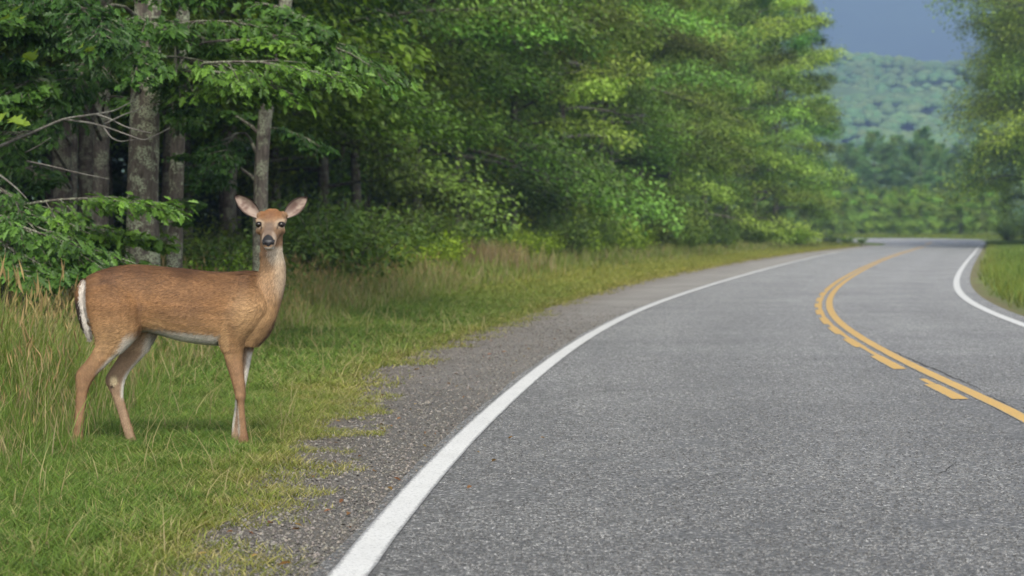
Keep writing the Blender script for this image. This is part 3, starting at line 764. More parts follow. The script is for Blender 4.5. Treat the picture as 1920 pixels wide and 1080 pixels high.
# the wood behind them, which nobody could count
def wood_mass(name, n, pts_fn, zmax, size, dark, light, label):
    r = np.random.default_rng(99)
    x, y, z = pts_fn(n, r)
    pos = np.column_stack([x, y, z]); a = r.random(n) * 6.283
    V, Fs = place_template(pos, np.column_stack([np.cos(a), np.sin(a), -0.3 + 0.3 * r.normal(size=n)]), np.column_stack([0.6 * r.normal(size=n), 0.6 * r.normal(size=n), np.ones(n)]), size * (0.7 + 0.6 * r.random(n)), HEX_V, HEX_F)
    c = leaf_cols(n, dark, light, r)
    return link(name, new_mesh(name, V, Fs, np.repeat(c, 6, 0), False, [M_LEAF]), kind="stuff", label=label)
def left_mass(n, r):
    d = 16 + 165 * r.random(n); ds = 15 + 9 * r.random(n)
    s = wood(d) + ds
    x = xl(np.minimum(d, 170)) - s * np.sqrt(1 + xl_slope(np.minimum(d, 168)) ** 2)
    return x, d, height(x, d) + 0.1 + 17 * r.random(n) ** 1.2
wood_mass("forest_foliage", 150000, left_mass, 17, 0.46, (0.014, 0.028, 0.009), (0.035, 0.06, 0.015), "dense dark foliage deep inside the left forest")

# ---- near trees on the left with their own trunks and boughs
def spray(seed, L, n_sub, lps, lsize, dark, light, tmpl):
    """one leafy bough along +X"""
    r = np.random.default_rng(seed); wd, lf = Geo(), Geo()
    t = np.linspace(0, 1, 8)
    P = np.column_stack([L * t, 0.07 * L * np.cumsum(r.normal(size=8)) / 3, 0.10 * L * t - 0.26 * L * t ** 2])
    V, Fs = tube(P, np.linspace(0.016, 0.004, 8), 5); wd.add(V, Fs)
    for k in range(n_sub):
        st = 0.15 + 0.85 * (k + r.random()) / n_sub; sp = np.array([np.interp(st, t, P[:, j]) for j in range(3)])
        a = (1 if k % 2 else -1) * (0.5 + 0.5 * r.random()) * (1.1 - 0.6 * st); ln = L * (0.16 + 0.30 * (1.05 - st)) * (0.7 + 0.6 * r.random())
        d = np.array([math.cos(a), math.sin(a), -0.15 + 0.15 * r.normal()])
        tip = sp + d * ln; tip[2] -= 0.1 * ln
        V, Fs = tube(np.array([sp, 0.5 * (sp + tip) + [0, 0, 0.03 * ln], tip]), [0.007, 0.005, 0.003], 4, False); wd.add(V, Fs)
        m = lps; u = 0.15 + 0.85 * r.random(m) ** 0.8
        pos = sp + (tip - sp) * u[:, None] + r.normal(size=(m, 3)) * np.array([0.05, 0.05, 0.025])
        la = a + np.where(r.random(m) < 0.5, 1, -1) * (0.2 + 0.9 * r.random(m)); le = -0.45 + 0.3 * r.normal(size=m)
        V, Fs = place_template(pos, np.column_stack([np.cos(la) * np.cos(le), np.sin(la) * np.cos(le), np.sin(le)]), np.column_stack([0.4 * r.normal(size=m), 0.4 * r.normal(size=m), np.ones(m)]), lsize * (0.65 + 0.6 * r.random(m)), *tmpl)
        c = leaf_cols(m, dark, light, r, 0.45) * (0.8 + 0.4 * r.random())
        lf.add(V, Fs, np.repeat(c, len(tmpl[0]), 0))
    return wd.mesh("bough_wood", M_BARKD), lf.mesh("bough_leaves", M_LEAF, False)
SPR = [spray(200 + k, L, 16, 26, 0.115, (0.042, 0.098, 0.02), (0.125, 0.235, 0.042), (OAK_V, OAK_F)) for k, L in enumerate((1.5, 1.3, 1.1, 1.4))]
SPR += [spray(230 + k, L, 15, 22, 0.11, (0.045, 0.10, 0.02), (0.13, 0.24, 0.04), (MAP_V, MAP_F)) for k, L in enumerate((1.3, 1.1))]

r4 = random.Random(21)
def near_tree(name, path_px, d, r0, r1, label, boughs, seed, mat_=M_BARK, top=11.0, crown='maple', crown_scale=0.74):
    """path_px: trunk centre line as photo pixels at distance d, carried up to the tree's top"""
    pts = [world_pt(a, b, d) for a, b in path_px]
    p0 = pts[0].copy(); p0[2] = float(height(p0[0], p0[1])) - 0.1
    dirn = pts[-1] - pts[-2]; dirn = dirn / dirn[2]
    up = [pts[-1] + dirn * h * np.array([0.5, 0.5, 1]) for h in (1.5, 3.5, top - pts[-1][2])]
    root = np.array([p0[0], p0[1], float(height(p0[0], p0[1]))])
    e = link(name, None, None, tuple(root), None, label=label, category="tree")
    path = np.array([p0] + pts[1:] + up) - root
    tg = trunk_geo(seed, path, r0, r1, 24, 0.30, 0.05)
    link("trunk", tg.mesh(name + "_trunk", mat_), e)
    c = link("crown", VAR[crown]['crown'], e, (path[-2][0] - 1.2, path[-2][1] + 1.6, 2.6)); c.scale = (crown_scale,) * 3; c.color = (0.9, 0.9, 0.9, 1); c.rotation_euler = (0, 0, r4.uniform(0, 6.28))
    lm = link("limbs", VAR[crown]['limbs'], e, c.location, c.rotation_euler); lm.scale = c.scale
    for (px, py, dd, az, k, sc_, tint) in boughs:
        wd, lf = SPR[k % len(SPR)]
        cpt = world_pt(px, py, dd)
        L = 1.3 * sc_
        a = math.radians(az)
        b0 = cpt - np.array([math.cos(a), math.sin(a), 0.0]) * L * 0.6 + np.array([0, 0, 0.08 * L])
        bo = link("bough", wd, e, tuple(b0 - root), (r4.uniform(-0.25, 0.25), r4.uniform(-0.12, 0.22), a)); bo.scale = (sc_,) * 3
        lo = link("leaves", lf, bo); lo.color = (*tint, 1)
        # limb that carries it
        tz = min(b0[2] - root[2] + r4.uniform(-0.5, 0.1), path[-1][2]); tz = max(tz, 0.5)
        q = np.array([np.interp(tz, path[:, 2], path[:, j]) for j in range(3)])
        bb = b0 - root
        mid = 0.5 * (q + bb) + np.array([0, 0, 0.12])
        V, Fs = tube(np.array([q, 0.6 * q + 0.4 * mid + [0, 0, .03], mid, 0.5 * (mid + bb) + [0, 0, .03], bb]), np.array([0.026, 0.024, 0.02, 0.018, 0.016]) * sc_, 6)
        g = Geo(); g.add(V, Fs); link("limb", g.mesh("limb", M_BARKD), e)
    return e

BR = (1.05, 1.05, 0.78); NM = (0.66, 0.74, 0.70); DR = (0.42, 0.52, 0.52); LB = (0.74, 0.80, 0.68)
TA = near_tree("forest_tree", [(267, 560), (267, 480), (268, 380), (270, 250), (274, 120), (278, 0)], 23.0, 0.165, 0.05, "thickest pale-lichened trunk standing just behind the deer's back",
    [(230, 85, 20.6, -70, 0, .9, NM), (190, 25, 20.2, -80, 1, .95, DR), (290, 45, 21.0, -60, 2, .9, NM), (285, 130, 21.8, -50, 4, .8, NM), (150, 120, 21.4, -100, 3, .9, DR), (330, 10, 21.5, -50, 1, .9, NM)], 301)
TB = near_tree("forest_tree", [(326, 560), (327, 480), (330, 350), (335, 220), (340, 100), (344, 0)], 24.5, 0.085, 0.035, "slim trunk with leafy sprigs right of the thickest trunk",
    [(400, 120, 21.4, -40, 0, .9, BR), (460, 150, 20.8, -25, 1, .9, BR), (520, 135, 20.6, -15, 3, .85, BR), (440, 185, 21.2, -45, 4, .75, BR), (380, 70, 22.0, -60, 2, .9, LB), (505, 95, 21.4, -20, 5, .85, BR), (420, 60, 22.2, -40, 0, .9, LB), (350, 150, 22.5, -80, 1, .8, NM),
     (345, 215, 23.4, -70, 2, .55, NM), (350, 300, 23.8, -60, 4, .4, NM), (338, 420, 24.0, -70, 5, .35, LB), (356, 380, 23.9, -30, 2, .35, NM)], 302)
TC = near_tree("forest_tree", [(186, 560), (187, 440), (189, 300), (194, 150), (198, 0)], 27.0, 0.10, 0.04, "dark slim trunk second from the left behind bare twigs",
    [(100, 175, 23.5, -95, 0, .95, DR), (60, 75, 21.0, -80, 1, .95, DR), (120, 60, 22.5, -90, 3, .9, DR), (40, 150, 20.5, -100, 4, .9, NM), (240, 190, 24.5, -60, 5, .7, NM)], 303, M_BARKD, crown='oak')
TD = near_tree("forest_tree", [(132, 560), (132, 440), (134, 300), (136, 150), (138, 0)], 29.5, 0.085, 0.035, "leftmost dark trunk among the trees behind the deer",
    [(20, 20, 20.5, -110, 2, .9, NM), (30, 260, 22.0, -90, 0, .85, NM), (15, 215, 20.4, -80, 5, .7, LB), (60, 330, 23.0, -70, 1, .8, DR)], 304, M_BARKD, crown='oak')
TE = near_tree("forest_tree", [(486, 560), (487, 480), (488, 400), (490, 300), (499, 190), (520, 90), (538, 0)], 25.5, 0.082, 0.05, "bent dark trunk directly behind the deer's head",
    [(600, 60, 22.4, -20, 0, .95, LB), (545, 55, 22.8, -40, 3, .9, NM), (630, 110, 23.5, -10, 1, .8, LB), (560, 15, 22.5, -50, 4, .9, NM), (580, 250, 26.5, -30, 2, .8, DR), (420, 260, 27.0, -100, 3, .85, DR), (400, 330, 27.5, -90, 0, .8, DR), (440, 230, 26.5, -60, 5, .8, NM)], 305, M_BARKD)

# low oak at the far left, lit leaves beside the rump, with the bare grey twigs
LO = near_tree("forest_tree", [(-70, 560), (-66, 440), (-60, 300), (-55, 150), (-50, 0)], 20.8, 0.08, 0.03, "low leafy oak at the left edge with bare grey twigs",
    [(40, 410, 19.6, -30, 0, .85, LB), (110, 430, 19.4, -20, 1, .9, LB), (180, 405, 19.8, -15, 3, .85, BR), (60, 470, 19.2, -40, 2, .9, NM), (150, 480, 19.6, -10, 0, .85, LB), (205, 445, 20.2, 0, 4, .75, BR), (20, 360, 20.0, -60, 1, .8, NM), (90, 385, 20.4, -35, 3, .85, NM), (30, 500, 19.0, -50, 5, .8, NM), (120, 510, 19.6, -20, 2, .8, NM), (200, 490, 20.4, 10, 1, .75, NM), (20, 130, 20.5, -60, 2, .8, DR), (10, 60, 20.3, -70, 4, .8, NM), (70, 20, 20.6, -40, 0, .85, DR)], 306, M_BARKD, top=9.0)
tw = Geo()
def twig(pix, d0, d1, r0, r1):
    k = len(pix); dd = np.linspace(d0, d1, k)
    pts = np.array([world_pt(a, b, c) for (a, b), c in zip(pix, dd)])
    t = np.linspace(0, 1, 4 * k); tt_ = np.linspace(0, 1, k)
    Q = np.column_stack([np.interp(t, tt_, pts[:, j]) for j in range(3)])
    for _ in range(2): Q[1:-1] = 0.25 * Q[:-2] + 0.5 * Q[1:-1] + 0.25 * Q[2:]
    V, Fs = tube(Q - np.array(LO.location), np.linspace(r0, r1, 4 * k), 6); tw.add(V, Fs)
twig([(-60, 300), (20, 265), (80, 240), (120, 222), (180, 214), (215, 208), (245, 192), (258, 184)], 20.7, 19.6, 0.015, 0.003)
twig([(120, 224), (170, 230), (205, 240), (245, 255), (270, 264), (300, 250), (318, 240)], 20.3, 19.2, 0.010, 0.003)
twig([(180, 214), (205, 222), (235, 238), (262, 245), (285, 250)], 20.0, 19.5, 0.010, 0.003)
twig([(196, 233), (230, 216), (255, 207), (272, 200)], 19.9, 19.4, 0.008, 0.003)
twig([(195, 240), (208, 258), (225, 266), (250, 262)], 19.8, 19.5, 0.007, 0.003)
twig([(48, 286), (75, 272), (95, 258)], 20.5, 20.1, 0.007, 0.003)
twig([(50, 302), (90, 310), (150, 325), (205, 336)], 20.6, 20.2, 0.009, 0.003)
twig([(-30, 310), (0, 328), (28, 350), (50, 372)], 20.5, 20.0, 0.011, 0.004)
link("dead_branch", tw.mesh("dead_branch", M_DEAD), LO)
# single large leaves that stand out at the frame's edge
lm_me = new_mesh("leaf", MAP_V, MAP_F, np.repeat(np.array([[0.16, 0.24, 0.03]]), 12, 0), False, [M_LEAF])
for (a, b, s_) in ((30, 18, .12), (48, 30, .10), (16, 34, .11), (66, 112, .13), (56, 104, .09), (20, 222, .12), (34, 232, .10), (8, 212, .11), (172, 96, .10), (160, 100, .09), (150, 88, .09)):
    p = world_pt(a, b, 19.2) - np.array(LO.location)
    o = link("leaf", lm_me, LO, tuple(p), (random.uniform(0.3, 1.1), random.uniform(-0.4, 0.6), random.uniform(-2.2, -0.6))); o.scale = (s_ * 1.3,) * 3

# ------------------------------------------------------------------ shrubs
def shrub_mesh(seed, H, R, stems, lps, lsize, dark, light, tmpl):
    r = np.random.default_rng(seed); wd, lf = Geo(), Geo()
    for i in range(stems):
        az = r.random() * 6.283; out = R * math.sqrt(r.random()); h = H * (0.45 + 0.55 * r.random()) * (1 - 0.35 * (out / R) ** 2)
        t = np.linspace(0, 1, 6)
        b = 0.25 * R * np.array([math.cos(az), math.sin(az)]) * r.random()
        P = np.column_stack([b[0] + math.cos(az) * out * t ** 1.3, b[1] + math.sin(az) * out * t ** 1.3, h * (1.15 * t - 0.15 * t * t)])
        V, Fs = tube(P, np.linspace(0.012, 0.003, 6) * H ** 0.5, 4, False); wd.add(V, Fs)
        m = lps; u = 0.25 + 0.75 * r.random(m) ** 0.7
        pos = np.column_stack([np.interp(u, t, P[:, k]) for k in range(3)]) + r.normal(size=(m, 3)) * np.array([0.16, 0.16, 0.09]) * min(R, 1.2)
        pos[:, 2] = np.maximum(pos[:, 2], 0.05)
        la = az + 1.3 * r.normal(size=m); le = -0.2 + 0.4 * r.normal(size=m)
        V, Fs = place_template(pos, np.column_stack([np.cos(la) * np.cos(le), np.sin(la) * np.cos(le), np.sin(le)]), np.column_stack([0.5 * r.normal(size=m), 0.5 * r.normal(size=m), np.ones(m)]), lsize * (0.6 + 0.7 * r.random(m)), *tmpl)
        lf.add(V, Fs, np.repeat(leaf_cols(m, dark, light, r, 0.4) * (0.75 + 0.5 * r.random()), len(tmpl[0]), 0))
    return wd.mesh("shrub_stems", M_BARKD), lf.mesh("shrub_leaves", M_LEAF, False)
SHR = [shrub_mesh(400, 1.1, 0.75, 34, 60, 0.085, (0.08, 0.145, 0.022), (0.20, 0.31, 0.04), (HEX_V, HEX_F)),
       shrub_mesh(401, 1.5, 1.0, 40, 64, 0.10, (0.055, 0.115, 0.022), (0.155, 0.245, 0.042), (HEX_V, HEX_F)),
       shrub_mesh(402, 2.1, 1.3, 48, 70, 0.11, (0.055, 0.105, 0.022), (0.14, 0.225, 0.04), (RHO_V, RHO_F))]
def put_shrub(k, x, y, s, tint, label, group=None, rz=None):
    e = link("shrub", None, None, (x, y, float(height(x, y)) - 0.02), (0, 0, random.uniform(0, 6.28) if rz is None else rz), label=label, category="shrub", group=group)
    e.scale = (s, s, s * random.uniform(0.85, 1.15))
    link("stems", SHR[k][0], e); c = link("foliage", SHR[k][1], e); c.color = (*tint, 1)
YG = (1.7, 1.45, 0.9); GN = (1, 1, 1); DG = (0.75, 0.85, 0.9)
# named places: photo column, distance, how far in from the wood's edge
for (px, d, k, s, tint, lab) in (
    (785, 50, 0, 0.95, YG, "bright yellow-green shrub right of the deer's head by the dark gap"),
    (640, 44, 0, 0.9, YG, "yellow-green bush in the shade right behind the deer's neck"),
    (735, 47, 0, 1.0, YG, "small yellow-lime shrub low in front of the slim trunks"),
    (950, 62, 0, 1.0, YG, "lime shrub beside the reddish dry grass clump"),
    (1085, 82, 1, 1.15, GN, "rounded mid-green shrub right of the reddish grass clump"),
    (1150, 90, 0, 1.2, (1.2, 1.2, 1), "light green spreading shrub at the edge of the tall grass"),
    (1490, 142, 0, 1.35, (1.3, 1.35, 0.7), "bright green rounded bush at the foot of the far left trees"),
    (1290, 108, 2, 1.0, (1.35, 1.3, 1), "pale green bush leaning out of the forest above tall grass"),
    (590, 40, 1, 0.9, DG, "dark low shrub under the trees just right of the deer"),
    (430, 30, 1, 0.75, GN, "leafy green shrub seen over the deer's back beside the bent trunk"),
    (385, 29, 0, 0.9, (1.2, 1.2, 0.8), "light green shrub between the slim trunk and the deer's head"),
):
    p = world_pt(px, 470, d)
    put_shrub(k, p[0], p[1], s, tint, lab)
frc = {}
for d in list(np.arange(38, 84, 2.6)) + list(np.arange(84, 160, 6.5)):
    x, y = at_edge(float(d) + random.uniform(-1, 1), random.uniform(-1.5, -0.1))
    b = random.uniform(0.85, 1.25); kind = random.random()
    tint = (b * 1.55, b * 1.4, b * 0.8) if kind < 0.38 else (b * 1.05, b, b)
    fr_n = frc.setdefault(kind < 0.38, 0); frc[kind < 0.38] += 1
    lab = ("yellow-green leafy shrub before the forest, %s such one rightward from the deer's head" if kind < 0.38 else "mid-green rounded shrub before the forest, %s such one rightward from the deer's head") % ORD[fr_n]
    put_shrub(0 if kind < 0.38 else random.choice([0, 1, 1]), x, y, random.uniform(0.9, 1.35) * (0.9 if d < 78 else 1.05), tint, lab, "yellow-green front row shrubs" if kind < 0.38 else "mid-green front row shrubs")
for d in list(np.arange(33, 66, 3.2)) + list(np.arange(66, 168, 5.0)):
    for rep in range(2):
        x, y = at_edge(float(d) + random.uniform(-1.5, 1.5), random.uniform(-0.7, 1.6) + rep * 1.3)
        b = random.uniform(0.75, 1.2)
        put_shrub(random.choice([0, 1, 1, 2]), x, y, random.uniform(0.7, 1.15) * (0.78 if d < 78 else 1.1), (b * random.uniform(0.95, 1.3), b, b * 0.9), "leafy undergrowth shrub crowding the foot of the left forest", "undergrowth shrubs along the left forest edge")

# ------------------------------------------------------------------ right side trees and bushes
put_tree("broadleaf_tree", 'round', 33.4, 148, 1.58, 0.6, (1.12, 1.14, 0.8), "big leafy tree at the right edge overhanging the bend", zs=1.0)
put_tree("broadleaf_tree", 'round', 37.0, 155, 1.4, 2.0, (1.4, 1.3, 0.75), "yellowing tree cut off by the right edge of the picture")
put_tree("broadleaf_tree", 'maple', 37.0, 166, 1.3, 4.0, (1.5, 1.3, 0.9), "dark tree standing behind the overhanging right-hand tree")
put_tree("broadleaf_tree", 'ash', 44, 152, 1.2, 1.0, (1, 0.95, 0.8), "outer tree in the wood right of the road", group=None)
for (x, y, k, s, t, lab) in ((36.5, 165, 2, 1.15, (1.8, 1.5, 1.3), "pale straw-green bush beside the outer white line of the bend"), (38.5, 158, 2, 1.2, (1.3, 1.1, 0.8), "olive bush under the overhanging right tree"),
                            (36.2, 176, 2, 1.0, (1.7, 1.5, 1.2), "pale bush where the road turns out of sight"), (41, 168, 2, 1.5, (0.9, 0.8, 0.7), "brownish bush at the right edge below the trees"), (34.6, 151, 2, 1.3, (1.35, 1.25, 0.8), "broad green bush at the trunk of the big right tree"), (36.0, 146.5, 2, 1.4, (1.25, 1.15, 0.75), "dense bush filling the shade under the right-hand crowns"),
                            (37.4, 141, 2, 1.5, (1.4, 1.3, 0.8), "yellowish bush nearest on the right bank under the trees"), (22.4, 170.5, 1, 0.72, (1.15, 1.15, 0.9), "low bush on the inside of the far bend, leftmost of three"),
                            (23.9, 172.5, 0, 0.75, (1.2, 1.2, 0.9), "low bush on the inside of the far bend, middle of three"), (25.2, 174.0, 0, 0.55, (1.2, 1.2, 0.9), "low bush on the inside of the far bend, closest to the asphalt"),
                            (39, 182, 2, 1.5, (1.5, 1.35, 1.1), "tall light bush behind the bend on the right")):
    put_shrub(k, x, y, s, t, lab)
put_tree("broadleaf_tree", 'round', 35.8, 162, 1.25, 3.3, (1.3, 1.25, 0.75), "light green tree behind the overhanging right tree, nearest the bend")
put_tree("broadleaf_tree", 'round', 36.0, 137, 1.25, 5.0, (1.45, 1.3, 0.7), "nearest tree of the right bank with drooping yellowish boughs")
for (x, y, sc_t, t, lab) in ((36.0, 153, 0.62, (1.5, 1.3, 0.8), "young tree filling the gap under the overhanging right tree"), (36.6, 144, 0.7, (1.35, 1.2, 0.8), "leafy young tree at the right edge below the big crown"),
                             (37.5, 158, 0.8, (1.2, 1.1, 0.8), "young tree between the olive bush and the right-hand wood"), (39.5, 150, 0.95, (1.3, 1.1, 0.8), "outermost young tree on the right bank")):
    put_tree("small_tree", 'low', x, y, sc_t, x, t, lab)
# ---- beyond the bend
for i in range(27):
    px = 1400 + i * 18.2 + random.uniform(-6, 6); d = random.uniform(214, 245)
    p = world_pt(px, 440, d); b = random.uniform(0.95, 1.4)
    put_tree("small_tree", 'low', p[0], p[1], random.uniform(0.42, 0.62), random.uniform(0, 6.28), (b * 1.05, b, b * 0.95), "bushy small tree, %s from the left in the thicket across the bend" % ORD[i], group="thicket across the far bend")
for i in range(14):
    px = 1585 + i * 20 + random.uniform(-8, 8); d = random.uniform(275, 340)
    p = world_pt(px, 440, d); b = random.uniform(1.2, 1.7)
    put_tree("pine_tree", 'pine', p[0], p[1], random.uniform(0.72, 1.0), random.uniform(0, 6.28), (b, b, b), "soft-topped pine behind the thicket below the hill, %s from the left" % ORD[i], group="pines below the hill")

# ------------------------------------------------------------------ hills
def hill(name, x0, x1, y0, y1, nx, ny, fn, colr, mat_):
    X, Y = np.meshgrid(np.linspace(x0, x1, nx), np.linspace(y0, y1, ny)); x, y = X.ravel(), Y.ravel()
    V = np.column_stack([x, y, fn(x, y)])
    ii = (np.arange(ny - 1)[:, None] * nx + np.arange(nx - 1)[None]).ravel()
    c = np.array(colr)[None] * (0.25 + 1.5 * fbm(np.column_stack([x, y]), 0.004, 5, 4)[:, None])
    return link(name, new_mesh(name, V, np.column_stack([ii, ii + 1, ii + nx + 1, ii + nx]), c, True, [mat_]), kind="structure")
def fn_hill(x, y):
    p = np.column_stack([x, y])
    return -2 + 92 * sstep(520, 1500, y) ** 1.0 + (fbm(p, 0.006, 81) - 0.5) * 34 * sstep(520, 900, y) - 60 * sstep(1500, 2300, y) - 0.00006 * (x - 220) ** 2
hill("hill", -900, 1400, 500, 2400, 90, 80, fn_hill, (0.10, 0.16, 0.05), M_HILL)
def fn_mtn(x, y):
    p = np.column_stack([x, y])
    return -5 + 700 * sstep(2300, 5000, y) + (fbm(p, 0.0016, 83, 5) - 0.5) * 330 * sstep(2300, 4000, y)
hill("mountain", -3000, 3400, 2200, 6300, 120, 80, fn_mtn, (0.045, 0.075, 0.03), M_HILL)
# tree crowns over the hill side: uneven lumps with leaf clumps on them
import bmesh
_b = bmesh.new(); bmesh.ops.create_icosphere(_b, subdivisions=1, radius=1.0)
ICV = np.array([v.co[:] for v in _b.verts]); ICF = np.array([[v.index for v in f.verts] for f in _b.faces]); _b.free()
r = np.random.default_rng(55)
ncr = 6000
cyy = 560 + 960 * r.random(ncr) ** 0.85; cxx = cyy * (0.115 + 0.105 * r.random(ncr))
cz = fn_hill(cxx, cyy) + 5.0 * np.sin(cyy * 0.055 + cxx * 0.03 + 3 * fbm(np.column_stack([cxx, cyy]), 0.01, 67)); cr = 2.3 + 2.4 * r.random(ncr) ** 1.5
con = r.random(ncr) < 0.0
sx = np.where(con, 0.55, 1.0) * cr; szz = np.where(con, 1.9, 0.6) * cr
base_v = np.repeat(ICV[None], ncr, 0)
nzv = fbm((base_v * 2.1 + r.random((ncr, 1, 3)) * 50).reshape(-1, 3), 1.0, 12).reshape(ncr, -1, 1)
V = base_v * (0.55 + 0.9 * nzv) * np.stack([sx, sx, szz], -1)[:, None] + np.stack([cxx, cyy, cz + szz * 0.7], -1)[:, None]
ctone = (0.65 + 0.7 * fbm(np.column_stack([cxx * 0.35, cyy]), 0.02, 66)) * (0.9 + 0.2 * r.random(ncr)) * np.where(con, 0.7, 1.0)
cc = np.repeat((np.array([[0.125, 0.215, 0.08]]) * ctone[:, None] * np.column_stack([0.85 + 0.4 * r.random(ncr), np.ones(ncr), np.ones(ncr)])), len(ICV), 0)
Fh = (ICF[None] + (np.arange(ncr) * len(ICV))[:, None, None]).reshape(-1, 3)
M_FARCROWN = vcol_material("far_crown", 0.9, 0.9, 0.6, 1.4, 1.0, 0.8)
link("hillside_forest", new_mesh("hillside_forest", V.reshape(-1, 3), Fh, cc, True, [M_FARCROWN]), kind="stuff", label="hazy green forest covering the hillside beyond the road")

# ------------------------------------------------------------------ haze
def haze_box():
    x0, x1, y0, y1, z0, z1 = -3600, 3600, -80, 6600, -8, 900
    V = np.array([(x, y, z) for x in (x0, x1) for y in (y0, y1) for z in (z0, z1)], float)
    f = np.array([[0, 1, 3, 2], [4, 6, 7, 5], [0, 4, 5, 1], [2, 3, 7, 6], [0, 2, 6, 4], [1, 5, 7, 3]])
    m = bpy.data.materials.new("haze"); m.use_nodes = True; t = m.node_tree
    t.nodes.remove(t.nodes["Principled BSDF"])
    v = t.nodes.new("ShaderNodeVolumePrincipled"); v.inputs["Color"].default_value = (0.40, 0.60, 1.0, 1); v.inputs["Density"].default_value = 0.00037
    v.inputs["Anisotropy"].default_value = 0.0
    t.links.new(v.outputs[0], t.nodes["Material Output"].inputs["Volume"])
    link("haze", new_mesh("haze", V, f, None, False, [m]), kind="stuff", label="pale blue summer haze over the valley")
haze_box()
# ------------------------------------------------------------------ the deer
S = 351.4; D0 = 12.9
def U(px, py): return ((px - 310) / S, (834 - py) / S)
def slices_h(rows, n=20, power=2.2, cap=True):
    """horizontal slices: (py, x left, x right, y centre, half thickness)"""
    a = np.linspace(0, 2 * np.pi, n, endpoint=False); ca, sa = np.cos(a), np.sin(a)
    ex = 2 / power
    cx, sx = np.sign(ca) * np.abs(ca) ** ex, np.sign(sa) * np.abs(sa) ** ex
    R_ = []
    for py, l, r_, yc, ht in rows:
        xa, z = U(l, py); xb, _ = U(r_, py)
        R_.append(np.column_stack([(xa + xb) / 2 + (xb - xa) / 2 * cx, yc + ht * sx, np.full(n, z)]))
    return R_
def slices_v(rows, n=28, power=2.3):
    a = np.linspace(0, 2 * np.pi, n, endpoint=False); ca, sa = np.cos(a), np.sin(a)
    ex = 2 / power
    cx, sx = np.sign(ca) * np.abs(ca) ** ex, np.sign(sa) * np.abs(sa) ** ex
    R_ = []
    for px, top, bot, hw in rows:
        x, zt = U(px, top); _, zb = U(px, bot)
        R_.append(np.column_stack([np.full(n, x), hw * cx * (1 - 0.12 * sx), (zt + zb) / 2 + (zt - zb) / 2 * sx]))
    return R_
def refine(rows, k=4):
    rows = np.array(rows, float); t = np.arange(len(rows)); tt_ = np.linspace(0, len(rows) - 1, (len(rows) - 1) * k + 1)
    out = []
    for c in range(rows.shape[1]):
        y = rows[:, c]; m = np.gradient(y); i = np.clip(tt_.astype(int), 0, len(rows) - 2); f = tt_ - i
        h00 = 2 * f ** 3 - 3 * f ** 2 + 1; h10 = f ** 3 - 2 * f ** 2 + f; h01 = -2 * f ** 3 + 3 * f ** 2; h11 = f ** 3 - f ** 2
        out.append(h00 * y[i] + h10 * m[i] + h01 * y[i + 1] + h11 * m[i + 1])
    return np.column_stack(out)
body = Geo()
def add_loft(rings):
    n = len(rings[0]); k = len(rings); V = np.vstack(rings + [rings[0].mean(0)[None], rings[-1].mean(0)[None]])
    i = np.arange(k - 1)[:, None] * n; j = np.arange(n)[None]; jn = (np.arange(n) + 1)[None] % n
    q = np.stack([i + j, i + jn, i + n + jn, i + n + j], -1).reshape(-1, 4)
    j = np.arange(n); jn = (j + 1) % n
    t0 = np.column_stack([np.full(n, k * n), jn, j]); t1 = np.column_stack([np.full(n, k * n + 1), (k - 1) * n + j, (k - 1) * n + jn])
    body.add(V, [q, np.vstack([t0, t1])])
torso = [(159, 526, 575, .035), (163, 517, 592, .065), (172, 510.5, 608, .095), (190, 503, 622, .118), (215, 496.5, 628, .128), (245, 492.6, 622, .128), (275, 493.5, 616, .124), (305, 496.5, 624, .138),
         (340, 499.5, 633, .158), (380, 504, 639.5, .163), (417, 506.5, 642, .150), (445, 505.5, 644, .130), (470, 504, 644, .112), (492, 506, 634, .10), (506, 514, 614, .075), (515, 528, 596, .05)]
add_loft(slices_v(refine(torso)))
near_hind = [(510, 205, 245, -.03, .045), (528, 188, 258, -.05, .062), (545, 172, 268, -.068, .076), (565, 168, 274, -.078, .083), (590, 173, 272, -.084, .080), (615, 181, 267, -.09, .068), (640, 186, 248, -.092, .052), (662, 173, 223, -.094, .040), (680, 158, 203, -.095, .032), (690, 149.5, 193, -.095, .029), (700, 146.7, 183.5, -.095, .027), (712, 147, 176, -.095, .025),
             (725, 147.5, 170.5, -.095, .021), (740, 147, 167, -.095, .0185), (760, 146.2, 164.5, -.095, .0175), (785, 144, 162, -.095, .018), (800, 142.5, 160.5, -.095, .020), (812, 141, 160.5, -.095, .0215), (822, 140.5, 161.5, -.095, .022), (833, 139.5, 163, -.095, .023)]
add_loft(slices_h(refine(near_hind, 3)))
far_hind = [(560, 215, 290, .06, .07), (590, 222, 296, .07, .066), (612, 232, 293, .08, .058), (628, 234, 287, .085, .05), (645, 229, 277, .088, .042), (664, 218, 265, .09, .036), (684, 205, 246, .09, .031), (695, 197.5, 237, .09, .029), (705, 192.6, 231.5, .09, .027), (715, 192, 228, .09, .025), (727, 198, 226, .09, .022),
            (745, 206, 226, .09, .0185), (775, 216, 234.5, .09, .0175), (801, 223.5, 242, .09, .0195), (812, 227, 245.5, .09, .021), (819, 229, 248, .09, .022), (830, 231, 253, .09, .023)]
add_loft(slices_h(refine(far_hind, 3)))
